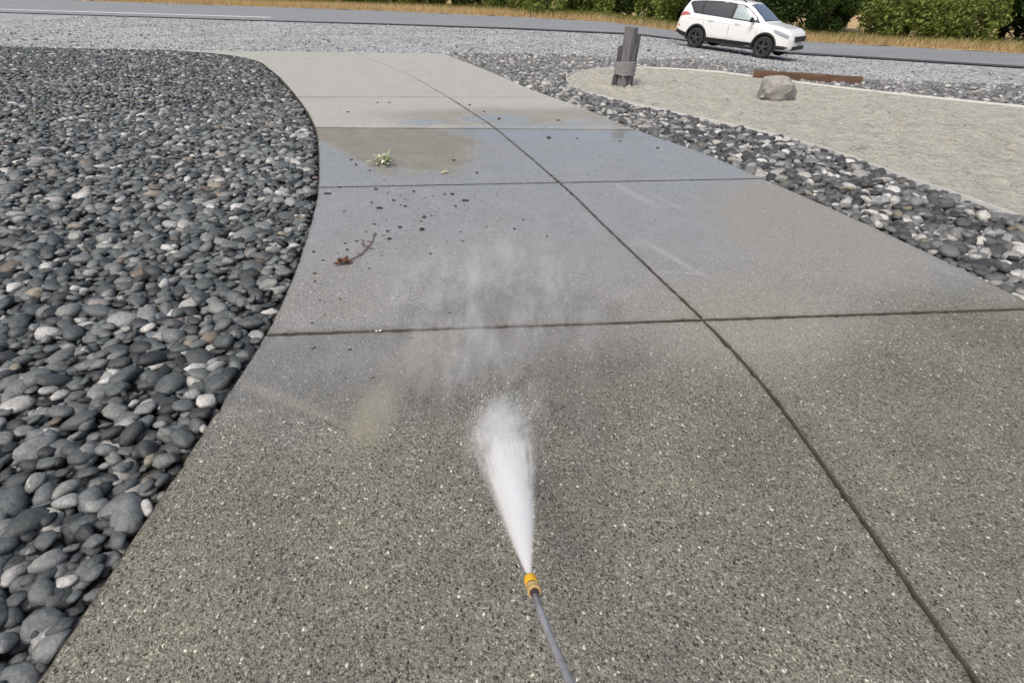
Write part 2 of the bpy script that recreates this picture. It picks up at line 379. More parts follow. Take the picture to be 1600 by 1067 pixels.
M['boulder'] = mat_stone('boulder_rock', [(0, (.30, .285, .27)), (1, (.34, .32, .30))], .8, .55)
M['bark'] = simple('wet_bark', (.022, .017, .014), .55, .5, 60, .6)
M['bark_b'] = simple('brown_bark', (.075, .05, .035), .7, .5, 60, .6)
M['twig'] = simple('reddish_twig', (.13, .08, .06), .65, .4, 50, .4)
M['dead_leaf'] = simple('dead_brown_leaf', (.105, .045, .026), .65, .45, 40, .5)
M['pale_leaf'] = mat_leafy('variegated_leaf', (.10, .15, .05), (.85, .87, .66), .2)
M['yellow_leaf'] = mat_leafy('yellow_leaf', (.42, .40, .12), (.55, .52, .22), .2)
M['quartz'] = simple('white_pebble', (.72, .70, .62), .5, .15, 30)

# ------------------------------------------------------------------ plan of the ground (metres, x right, y ahead)
LE = [(-1.38, -1.2), (-1.40, 0), (-1.43, 1.2), (-1.48, 2.4), (-1.54, 2.95), (-1.66, 3.63), (-1.87, 4.59), (-2.07, 5.33), (-2.56, 6.85), (-3.04, 8.12), (-3.84, 9.84), (-5.12, 12.32), (-6.11, 14.07), (-7.03, 15.5), (-8.5, 16.75), (-10.6, 17.6)]
JO = [(1.55, -1.2), (1.50, 0), (1.44, 1.2), (1.37, 2.12), (1.23, 2.82), (1.05, 3.49), (.79, 4.45), (.49, 5.56), (-.30, 8.07), (-.72, 9.16), (-1.32, 10.65), (-2.53, 13.39), (-4.22, 16.46), (-5.3, 18.6)]
RE = [(4.25, -1.2), (4.1, 0), (3.9, 1.5), (3.6, 3.2), (3.25, 4.6), (2.85, 5.81), (2.46, 6.94), (1.86, 8.15), (1.07, 10.08), (.29, 11.74), (-.79, 14.55), (-2.50, 18.6)]
LEc, JOc, REc = curve(LE, 8), curve(JO, 8), curve(RE, 8)
TL = [(-.15, .09), (2.69, .101), (5.526, .129), (8.11, .065), (10.81, .12), (14.13, .196), (17.23, .182), (18.33, .067)]   # y = a + b x
TL = [(-1.1, .09)] + TL
GAP, GAPJ = .005, .0024

def cut(curve_, a, b):
    """parts of a curve: parameter where it crosses y = a + b x"""
    g = curve_[:, 1]-(a+b*curve_[:, 0])
    for i in range(len(g)-1):
        if g[i] <= 0 < g[i+1]:
            t = -g[i]/(g[i+1]-g[i]); return i+t
    return 0.0 if g[0] > 0 else len(g)-1.0
def at(c, t):
    i = min(int(t), len(c)-2); return c[i]+(c[i+1]-c[i])*(t-i)
def seg(c, t0, t1):
    return [at(c, t0)]+[c[i] for i in range(int(math.floor(t0))+1, int(math.ceil(t1)))]+[at(c, t1)]

driveway = mesh_py('driveway', [(x, y, -.02) for x, y in LEc]+[(x, y, -.02) for x, y in REc], [tuple(range(len(LEc)))[::-1]+tuple(range(len(LEc), len(LEc)+len(REc)))])
bmx = bmesh.new(); bmx.from_mesh(driveway); bmesh.ops.triangulate(bmx, faces=bmx.faces); bmesh.ops.recalc_face_normals(bmx, faces=bmx.faces)
for fc in bmx.faces:
    if fc.normal.z < 0: fc.normal_flip()
bmx.to_mesh(driveway); bmx.free()
drive = tag(link('driveway', driveway, M['joint']), kind='structure')

def slab(poly):
    # ragged arris: small jitter along the edge, rounded top edge
    P = [np.array(p) for p in poly]; Q = []
    for i in range(len(P)):
        a, b = P[i], P[(i+1) % len(P)]; L = np.linalg.norm(b-a); n = max(1, int(L/.03)) if max(abs(a[1]), abs(b[1])) < 9 else max(1, int(L/.3))
        for k in range(n): Q.append(a+(b-a)*k/n)
    c = np.mean(Q, axis=0); bm = bmesh.new()
    N = len(Q); Q = np.array(Q); nx = np.roll(Q, -1, 0)-np.roll(Q, 1, 0); nx /= np.linalg.norm(nx, axis=1)[:, None]+1e-9
    nrm = np.stack([nx[:, 1], -nx[:, 0]], 1)     # outward for ccw
    jit = rng.normal(0, .0019, N)+np.where(rng.random(N) < .07, -rng.random(N)*.011, 0)
    rings = []; prof = [(0.0, -.10), (0.0, -.008), (-.004, -.0020), (-.010, 0.0)]
    ea = bm.verts.layers.float.new('edge')
    for off, z in prof:
        R_ = Q+nrm*(off+jit*(1 if -.05 < z and off > -.02 else 0))[:, None]
        rings.append([bm.verts.new((a-c[0], b-c[1], z)) for a, b in R_])
        for v in rings[-1]: v[ea] = 1.0 if c[1] < 12 else 0.0
    for ra, rb in zip(rings[:-1], rings[1:]):
        for i in range(N): bm.faces.new((ra[i], ra[(i+1) % N], rb[(i+1) % N], rb[i]))
    if c[1] >= 12:
        bm.faces.new(rings[-1]); bmesh.ops.triangulate(bm, faces=[fc for fc in bm.faces if len(fc.verts) > 4])
    else:
        B = np.array([v.co[:2] for v in rings[-1]]); lo, hi = B.min(0), B.max(0); st = .045
        gx_, gy_ = np.meshgrid(np.arange(lo[0], hi[0], st), np.arange(lo[1], hi[1], st)); G = np.c_[gx_.ravel(), gy_.ravel()]+rng.uniform(-.012, .012, (gx_.size, 2))
        dd = np.full(len(G), 9.)
        for a, b in zip(B, np.roll(B, -1, 0)):
            ab = b-a; t = np.clip(((G-a)@ab)/(ab@ab+1e-12), 0, 1); dd = np.minimum(dd, np.linalg.norm(G-a-t[:, None]*ab, axis=1))
        k = poly_in(B, G[:, 0], G[:, 1]) & (dd > .018); k &= (dd < .16) | (rng.random(len(G)) < .12); G, dd = G[k], dd[k]
        vo_, _, fo_, ov_, *_z = delaunay_2d_cdt([Vector(p) for p in B]+[Vector(p) for p in G], [(i, (i+1) % N) for i in range(N)], [list(range(N))], 1, 1e-6)
        vmap = []
        for i, v in enumerate(vo_):
            src = ov_[i][0] if ov_[i] else -1
            if 0 <= src < N: vmap.append(rings[-1][src])
            else:
                nv = bm.verts.new((v[0], v[1], 0.0)); nv[ea] = max(0.0, 1-float(dd[src-N])/.075) if src >= N else 0.0; vmap.append(nv)
        for q in fo_:
            try: bm.faces.new([vmap[i] for i in q])
            except ValueError: pass
    for fc in bm.faces:
        if abs(fc.normal.z) < .9 and min(v.co.z for v in fc.verts) < -.0015: fc.material_index = 1
    bmesh.ops.recalc_face_normals(bm, faces=bm.faces)
    for fc in bm.faces:
        if fc.normal.z < .9 and min(v.co.z for v in fc.verts) < -.0015: fc.material_index = 1
    me = bm_mesh(bm, 'slab'); o = link('slab', me, M['concrete'], drive); me.materials.append(M['joint']); o.location = (c[0], c[1], 0); return o

for i in range(len(TL)-1):
    (a0, b0), (a1, b1) = TL[i], TL[i+1]
    a0 += GAP; a1 -= GAP
    l0, l1 = cut(LEc, a0, b0), cut(LEc, a1, b1); j0, j1 = cut(JOc-[GAPJ, 0], a0, b0), cut(JOc-[GAPJ, 0], a1, b1)
    left = [at(JOc-[GAPJ, 0], j0)]+seg(JOc-[GAPJ, 0], j0, j1)[1:]
    lft = seg(LEc, l0, l1)[::-1]
    slab(left+lft)
    j0, j1 = cut(JOc+[GAPJ, 0], a0, b0), cut(JOc+[GAPJ, 0], a1, b1); r0_, r1_ = cut(REc, a0, b0), cut(REc, a1, b1)
    slab(seg(REc, r0_, r1_)+seg(JOc+[GAPJ, 0], j0, j1)[::-1])

# ------------------------------------------------------------------ ground, shoulder, road, verge
def strip(name, xs, lo, hi, rows, z, mat, kind='structure', bumpy=0.0):
    """sheet between two lines y=lo(x) and y=hi(x)"""
    n = len(xs); V = []
    for j in range(rows+1):
        t = j/rows; yy = lo*(1-t)+hi*t; zz = z+drop(xs, yy)+(rng.normal(0, bumpy, n) if bumpy else 0)
        V.append(np.stack([xs, yy, zz], 1))
    V = np.concatenate(V); F = [(j*n+i, j*n+i+1, (j+1)*n+i+1, (j+1)*n+i) for j in range(rows) for i in range(n-1)]
    o = link(name, mesh_np(name, V, F), mat, smooth=True); return tag(o, kind=kind)

gx = np.concatenate([np.linspace(-700, -70, 8), np.linspace(-60, 60, 61), np.linspace(70, 700, 8)]); gy = np.concatenate([np.linspace(-300, -20, 5), np.linspace(-10, 70, 41), np.linspace(90, 900, 8)])
GX, GY = np.meshgrid(gx, gy); GZ = -.12+drop(GX, GY)
n = len(gx); F = [(j*n+i, j*n+i+1, (j+1)*n+i+1, (j+1)*n+i) for j in range(len(gy)-1) for i in range(n-1)]
tag(link('ground', mesh_np('ground', np.stack([GX.ravel(), GY.ravel(), GZ.ravel()], 1), F), M['verge'], smooth=True), kind='structure')

def line(pts):
    P = np.array(pts, float); return lambda x: np.interp(x, P[:, 0], P[:, 1])
NEAR = line([(-70, 39), (-45, 36.8), (-25, 33.9), (-14.1, 32.2), (-7, 31.3), (-.3, 29.9), (7.3, 27.1), (13, 24.6), (22, 20), (40, 10), (70, -8)])
FAR = line([(-70, 62), (-45, 57), (-22, 50.6), (-10.5, 47.2), (-.5, 42.3), (9.5, 35.7), (18, 30.5), (28, 25.2), (46, 15), (70, -1)])
FRONT = line([(-70, 19), (-40, 18.4), (-12, 17.55), (-8, 17.76), (-5.1, 17.98), (-2.4, 18.16), (-.2, 18.5), (1.8, 18.2), (3.7, 17.7), (5.8, 18.2), (7.4, 17.2), (10, 15.4), (16, 12), (30, 3), (70, -22)])
xs = np.linspace(-70, 70, 281)
strip('gravel_shoulder', xs, FRONT(xs), NEAR(xs)+.3, 24, -.012, M['gravel'])
strip('road', xs, NEAR(xs), FAR(xs), 20, .02, M['asphalt'])
strip('road_edge', xs, NEAR(xs)-.04+np.interp(xs, [-15, -5, 10], [.05, 0, -.05]), NEAR(xs)+np.interp(xs, [-25, -12, 0, 20], [.15, .35, .7, .8]), 1, .026, M['edge_strip'])  # narrow dark band following the near edge of the road
xl = np.linspace(-38, -14.5, 40)
strip('road_marking', xl, NEAR(xl)+2.7, NEAR(xl)+3.15, 1, .026, M['paint'])
strip('verge', xs, FAR(xs)-.2, FAR(xs)+60, 20, .03, M['verge'], bumpy=.015)

# loose crushed stones standing proud of the shoulder
M['gravel_stone'] = None
# ------------------------------------------------------------------ beds
bedL = np.concatenate([LEc, [(-12, 17.6), (-40, 18.4), (-40, -1.2)]])
SAND = np.concatenate([curve([(5.7, -1.2), (5.5, .5), (5.3, 2.6), (4.95, 4.6), (4.55, 6.2), (4.2, 7.4), (3.80, 8.2), (3.27, 8.95), (2.71, 9.67), (1.88, 10.82), (1.30, 11.87), (1.17, 12.72), (1.15, 13.5), (1.28, 14.06), (1.58, 14.8), (2.61, 15.6), (3.68, 15.78), (4.67, 15.54), (5.4, 15.15), (6.01, 14.53), (6.4, 14.0), (7.2, 13.1), (8.6, 11.9), (11, 10.2), (14, 8), (15.5, 4), (16, -1.2)], 6)])
bedR = np.concatenate([REc[:-2], [(-2.2, 18.3), (-.2, 18.72), (1.8, 18.45), (3.7, 17.95), (5.8, 18.4), (7.4, 17.4), (10, 15.6), (16, 12.2), (24, 7), (24, -1.2)]])

def flat_bed(name, poly, z, mat):
    bm = bmesh.new(); bm.faces.new([bm.verts.new((a, b, z)) for a, b in poly]); bmesh.ops.triangulate(bm, faces=bm.faces[:])
    for fc in bm.faces:
        if fc.normal.z < 0: fc.normal_flip()
    return tag(link(name, bm_mesh(bm, name), mat), kind='structure')
rock_l = flat_bed('cobble_bed', bedL, -.075, M['soil'])
def drop_bed(name, poly, z, mat):
    gx_, gy_ = np.meshgrid(np.arange(-3, 24, .45), np.arange(-1, 19, .45)); k = poly_in(poly, gx_.ravel(), gy_.ravel())
    vo_, _, fo_, *_z = delaunay_2d_cdt([Vector(p) for p in poly]+[Vector((a, b)) for a, b in zip(gx_.ravel()[k], gy_.ravel()[k])], [(i, (i+1) % len(poly)) for i in range(len(poly))], [list(range(len(poly)))], 1, 1e-4)
    va_ = np.array([v[:] for v in vo_]); return tag(link(name, mesh_py(name, np.c_[va_, z+drop(va_[:, 0], va_[:, 1])], [tuple(q) for q in fo_]), mat), kind='structure')
rock_r = drop_bed('stone_border', bedR, -.078, M['soil'])

# stones: eight worn shapes
def ico(sub):
    bm = bmesh.new(); bmesh.ops.create_icosphere(bm, subdivisions=sub, radius=1.0)
    V = np.array([v.co[:] for v in bm.verts]); F = np.array([[v.index for v in fc.verts] for fc in bm.faces]); bm.free(); return V, F
ICO2, ICO3, ICO1 = ico(2), ico(3), ico(1)
def pebble(V, k):
    rg = np.random.default_rng(100+k); d = V/np.linalg.norm(V, axis=1)[:, None]; rr = np.ones(len(d))
    for _ in range(12):
        a = rg.normal(size=3); a /= np.linalg.norm(a); c = rg.uniform(.62, 1.0); rr = np.minimum(rr, c/np.maximum((d@a), .35)*1.0)   # worn facets
    for _ in range(4):
        a = rg.normal(size=3); rr *= 1+.045*np.sin(d@a*2.2+rg.uniform(0, 6))
    P = d*rr[:, None]; P *= [1.0, rg.uniform(.58, .86), rg.uniform(.34, .54)]; return P
PB2 = [pebble(ICO2[0], k) for k in range(10)]; PB3 = [pebble(ICO3[0], k) for k in range(10)]; PB1 = [pebble(ICO1[0], k) for k in range(10)]
fwd = np.array([0, math.cos(PITCH), -math.sin(PITCH)])

def scatter(poly, holes, spacing, size, wedge=2.0, top=-.01, sizef=None):
    P = np.array(poly); x0, y0 = P.min(0); x1, y1 = P.max(0); x0 = max(x0, -26); x1 = min(x1, 20)
    X, Y = np.meshgrid(np.arange(x0, x1, spacing), np.arange(y0, y1, spacing*.87)); X = X+(np.arange(X.shape[0]) % 2)[:, None]*spacing/2
    X = X.ravel()+rng.normal(0, spacing*.22, X.size); Y = Y.ravel()+rng.normal(0, spacing*.22, Y.size)
    ok = poly_in(P, X, Y) & (np.abs(X) < (Y*.83+1.0)*1.02+wedge)
    for h in holes: ok &= ~poly_in(h, X, Y)
    X, Y = X[ok], Y[ok]; S = rng.lognormal(math.log(size*1.03), .36, X.size)
    S = np.clip(S, size*.5, size*1.9)
    return X, Y, S

def near_edge(X, Y, S, lines, clear=.62):
    """keep stones off the paving: drop those whose centre is closer than a share of their size to an edge"""
    ok = np.ones(X.size, bool)
    for L in lines:
        L = np.asarray(L); d = np.full(X.size, 9.)
        for a, b in zip(L[:-1], L[1:]):
            ab = b-a; t = np.clip(((X-a[0])*ab[0]+(Y-a[1])*ab[1])/(ab@ab+1e-9), 0, 1); d = np.minimum(d, np.hypot(X-a[0]-t*ab[0], Y-a[1]-t*ab[1]))
        ok &= d > S*clear
    return ok

def build_stones(parent, name, X, Y, Z, S, mat, photo_x, nobj=300):
    N = X.size; var = rng.integers(0, 10, N); rz = rng.uniform(0, 2*math.pi, N); tx = rng.normal(0, .22, N); ty = rng.normal(0, .22, N)
    dz = Y*fwd[1]+(CAM_H-Z)*math.sin(PITCH); px = X/dz
    vis = (px > photo_x[0]) & (px < photo_x[1]) & (Z > np.median(Z)-.004)
    score = np.where(vis, S/dz, 0); order = np.argsort(-score); pick = order[:nobj]; mask = np.zeros(N, bool); mask[pick] = True
    shared = []
    for k in range(10):
        me = mesh_np(name, PB3[k], ICO3[1]); me.materials.append(mat); me.polygons.foreach_set('use_smooth', np.ones(len(me.polygons), bool)); shared.append(me)
    for i in pick:
        o = bpy.data.objects.new(name, shared[var[i]]); C.objects.link(o); o.parent = parent
        o.location = (X[i], Y[i], Z[i]); o.rotation_euler = (tx[i], ty[i], rz[i]); o.scale = (S[i], S[i], S[i])
    rest = np.where(~mask)[0]; Vs, Fs, off = [], [], 0
    dist = np.hypot(X, Y)
    for tpl, sel in ((( PB2, ICO2[1]), rest[dist[rest] < 11]), ((PB1, ICO1[1]), rest[dist[rest] >= 11])):
        for k in range(10):
            ii = sel[var[sel] == k]
            if not len(ii): continue
            V = tpl[0][k][None]*S[ii][:, None, None]
            cx, sx = np.cos(tx[ii])[:, None], np.sin(tx[ii])[:, None]; y_, z_ = V[:, :, 1]*cx-V[:, :, 2]*sx, V[:, :, 1]*sx+V[:, :, 2]*cx
            cyy, sy = np.cos(ty[ii])[:, None], np.sin(ty[ii])[:, None]; x_, z2 = V[:, :, 0]*cyy+z_*sy, -V[:, :, 0]*sy+z_*cyy
            cz, sz = np.cos(rz[ii])[:, None], np.sin(rz[ii])[:, None]
            W = np.stack([x_*cz-y_*sz+X[ii][:, None], x_*sz+y_*cz+Y[ii][:, None], z2+Z[ii][:, None]], 2)
            nv = V.shape[1]; Fk = tpl[1][None]+(np.arange(len(ii))*nv)[:, None, None]+off
            Vs.append(W.reshape(-1, 3)); Fs.append(Fk.reshape(-1, 3)); off += len(ii)*nv
    me = mesh_np(name+'s', np.concatenate(Vs), np.concatenate(Fs)); o = link('loose_stones', me, mat, parent, smooth=True); o['kind'] = 'stuff'

X, Y, S = scatter(bedL, [], .066, .046); X2, Y2, S2 = scatter(bedL, [], .088, .054)
Z = -.068+S*.12+rng.normal(0, .006, X.size); Z2 = -.028+rng.normal(0, .008, X2.size)
X, Y, S, Z = np.concatenate([X, X2]), np.concatenate([Y, Y2]), np.concatenate([S, S2]), np.concatenate([Z, Z2])
ok = near_edge(X, Y, S, [LEc], .72); build_stones(rock_l, 'river_stone', X[ok], Y[ok], Z[ok], S[ok], M['stone_l'], (-.515, -.36))
X, Y, S = scatter(bedR, [SAND], .075, .052); X2, Y2, S2 = scatter(bedR, [SAND], .102, .062)
Z = -.05+S*.12+rng.normal(0, .007, X.size); Z2 = -.018+rng.normal(0, .009, X2.size)
X, Y, S, Z = np.concatenate([X, X2]), np.concatenate([Y, Y2]), np.concatenate([S, S2]), np.concatenate([Z, Z2])
Z = Z+drop(X, Y)
ok = near_edge(X, Y, S, [REc, SAND], .66); build_stones(rock_r, 'river_stone', X[ok], Y[ok], Z[ok], S[ok], M['stone_r'], (-.1, .515))

N = 16000; X = rng.uniform(-24, 17, N); Y = FRONT(X)-.15+(NEAR(X)-FRONT(X))*rng.random(N)**1.3; ok = np.abs(X) < (Y*.83+1)*1.05+1.5
X, Y = X[ok], Y[ok]; N = X.size; S = rng.lognormal(math.log(.028), .4, N); a = rng.uniform(0, 6.28, N); vv = np.array(PB1)[rng.integers(0, 10, N)]*S[:, None, None]*[1, 1, 1.3]
W = np.stack([vv[:, :, 0]*np.cos(a)[:, None]-vv[:, :, 1]*np.sin(a)[:, None]+X[:, None], vv[:, :, 0]*np.sin(a)[:, None]+vv[:, :, 1]*np.cos(a)[:, None]+Y[:, None], vv[:, :, 2]+(drop(X, Y)-.008)[:, None]], 2)
M['gravel_stone'] = mat_stone('gravel_stone', [(0, (.06, .065, .068)), (.3, (.2, .21, .215)), (.7, (.42, .44, .445)), (1, (.8, .81, .81))], .8)
tag(link('loose_gravel', mesh_np('loose_gravel', W.reshape(-1, 3), (ICO1[1][None]+(np.arange(N)*len(ICO1[0]))[:, None, None]).reshape(-1, 3)), M['gravel_stone']), 'loose crushed grey gravel strewn over the shoulder', 'gravel', kind='stuff')
# raked sand: lumpy sheet inside its edging
bx = rng.uniform(1.0, 16, 22000); by = rng.uniform(-1.2, 15.9, 22000); wgt = np.where((bx < 8) & (by > 5), 1, .25)
ok = poly_in(SAND, bx, by) & (rng.random(bx.size) < wgt) & (np.abs(bx) < (by*.83+1)*1.05+2)
pts = [Vector(p) for p in SAND]+[Vector((a, b)) for a, b in zip(bx[ok], by[ok])]
vo, _, fo, *_r = delaunay_2d_cdt(pts, [(i, (i+1) % len(SAND)) for i in range(len(SAND))], [list(range(len(SAND)))], 1, 1e-4)
va = np.array([v[:] for v in vo]); zz = rng.normal(0, .02, len(va))-.005
for _k in range(60):
    cx_, cy_ = rng.uniform(1, 9), rng.uniform(5, 16); zz += rng.choice([-.03, .025])*np.exp(-((va[:, 0]-cx_)**2+(va[:, 1]-cy_)**2)/rng.uniform(.02, .12))
dS = np.full(len(va), 9.)
for a, b in zip(SAND[:-1], SAND[1:]):
    ab = b-a; t = np.clip(((va-a)@ab)/(ab@ab), 0, 1); dS = np.minimum(dS, np.linalg.norm(va-a-t[:, None]*ab, axis=1))
zz = zz*np.clip(dS/.3, 0, 1)+.03*np.clip(dS/1.2, 0, 1)-.02+drop(va[:, 0], va[:, 1])
sand = tag(link('sand_bed', mesh_py('sand_bed', np.c_[va, zz], [tuple(q) for q in fo]), M['sand'], smooth=True), kind='structure')
ev = [(a, b, .004+float(drop(a, b))) for a, b in SAND]
V, F = [], []
for i, (a, b, z) in enumerate(ev):
    t = SAND[min(i+1, len(SAND)-1)]-SAND[max(i-1, 0)]; t = t/np.linalg.norm(t); nn = np.array([t[1], -t[0]])*.006
    V += [(a-nn[0], b-nn[1], z-.09), (a-nn[0], b-nn[1], z+.010), (a+nn[0], b+nn[1], z+.010), (a+nn[0], b+nn[1], z-.09)]
for i in range(len(ev)-1):
    for k in range(4): F.append((i*4+k, i*4+(k+1) % 4, i*4+4+(k+1) % 4, i*4+4+k))
F += [(0, 1, 2, 3), tuple(len(V)-1-k for k in range(4))]
tag(link('garden_edging', mesh_py('edging', V, F), M['edging'], smooth=False), 'thin pale edging strip curving between the sand bed and the stone border', 'edging')

# ------------------------------------------------------------------ piling post, boulder, timber
def log(h, rad, n=14, seed=0, sq=0.0, rows=9, notch=0.0):
    rg = np.random.default_rng(seed); V, F = [], []
    ph = rg.uniform(0, 6, 4); am = rg.uniform(.02, .07, 4)
    for j in range(rows+1):
        t = j/rows
        for k in range(n):
            a = 2*math.pi*k/n; rr = rad*(1+sum(am[i]*math.sin((i+2)*a+ph[i]+t*.6) for i in range(4)))
            if sq: rr *= (1-sq)+sq*min(1.25, 1/max(abs(math.cos(a)), abs(math.sin(a))))*.93
            rr *= 1-.06*t
            z = h*t+(rg.normal(0, .012) if j == rows else 0)
            if j == rows and notch and math.cos(a-.6) > .6: z -= notch
            V.append((rr*math.cos(a), rr*math.sin(a), z))
    for j in range(rows):
        for k in range(n): F.append((j*n+k, j*n+(k+1) % n, (j+1)*n+(k+1) % n, (j+1)*n+k))
    top = len(V); V.append((0, 0, h+.005))
    for k in range(n): F.append((rows*n+k, rows*n+(k+1) % n, top))
    return V, F
post = empty('wooden_piling', (2.33, 12.62, -.02), (0, math.radians(2.5), math.radians(-14)))
tag(post, 'bundle of weathered grey timber posts bound with rope standing in the sand bed', 'post')
for (x, y, h, rad, sd_, sq, mt, nm) in ((.01, -.02, 1.12, .132, 1, .8, 'grey_wood', 'main_post'), (.145, .04, .98, .062, 2, 0, 'dark_wood', 'side_post'), (.15, -.075, .78, .052, 3, 0, 'dark_wood', 'side_post'), (-.175, -.05, .76, .048, 4, 0, 'dark_wood', 'side_post'), (-.15, .055, .70, .055, 5, 0, 'grey_wood', 'side_post'), (.02, .15, .66, .07, 6, 0, 'dark_wood', 'side_post')):
    V, F = log(h, rad, seed=sd_, sq=sq, notch=.06 if nm == 'main_post' else .0)
    o = link(nm, mesh_py(nm, V, F), M[mt], post, angle=40); o.location = (x, y, 0); o.rotation_euler = (random.uniform(-.02, .02), random.uniform(-.02, .02), sd_)
for k in range(9):
    pts = []
    for i in range(33):
        a = 2*math.pi*i/32; pts.append((.218*math.cos(a), .185*math.sin(a), .235+k*.028+.02*math.cos(a+.5)*(k/8)+.004*math.sin(a*5+k)))
    V, F = tube(pts, .0155, 8, False); link('rope_turn', mesh_py('rope_turn', V, F), M['rope'], post, smooth=True)
V, F = tube([(-.2, -.09, .25), (-.225, -.11, .17), (-.225, -.11, .05), (-.21, -.12, .02)], .012, 8); link('rope_end', mesh_py('rope_end', V, F), M['rope'], post, smooth=True)
V, F = tube([(-.02, -.19, .25), (-.01, -.2, .2), (.05, -.19, .08), (.06, -.2, .02)], .012, 8); link('rope_end', mesh_py('rope_end', V, F), M['rope'], post, smooth=True)

V = ICO3[0].copy(); V, Fi = ico(4)
rg = np.random.default_rng(5); d = V/np.linalg.norm(V, axis=1)[:, None]; rr = np.ones(len(d))
for _ in range(16):
    a = rg.normal(size=3); a /= np.linalg.norm(a); rr = np.minimum(rr, rg.uniform(.7, 1.0)/np.maximum(d@a, .3))
for q in range(14):
    a = rg.normal(size=3)*(2+q*.7); rr *= 1+.02*np.sin(d@a+rg.uniform(0, 6))
Vb = d*rr[:, None]*[.42, .34, .33]
bo = link('boulder', mesh_np('boulder', Vb, Fi), M['boulder'], angle=35); bo.location = (5.12, 11.25, .10); bo.rotation_euler = (0, .1, .5)
tag(bo, 'rough grey brown boulder half sunk in the sand bed', 'boulder')
bm = bmesh.new(); bmesh.ops.create_cube(bm, size=1); bmesh.ops.scale(bm, vec=(2.4, .2, .16), verts=bm.verts); bmesh.ops.subdivide_edges(bm, edges=[e for e in bm.edges if abs((e.verts[0].co-e.verts[1].co).x) > 1], cuts=14)
bmesh.ops.bevel(bm, geom=[e for e in bm.edges if abs((e.verts[0].co-e.verts[1].co).x) > .01 and len(e.link_faces) == 2 and e.calc_face_angle(0) > 1], offset=.02, segments=2, affect='EDGES')
for v in bm.verts: v.co += Vector((0, random.uniform(-.006, .006), random.uniform(-.006, .006)))
tb = link('timber_beam', bm_mesh(bm, 'timber'), M['brown_wood'], angle=40); tb.location = (7.05, 14.05, .06); tb.rotation_euler = (0, 0, math.radians(-22))
tb.location.z += float(drop(7.05, 14.05))*.6
tag(tb, 'brown timber beam lying along the back rim of the sand bed', 'timber')

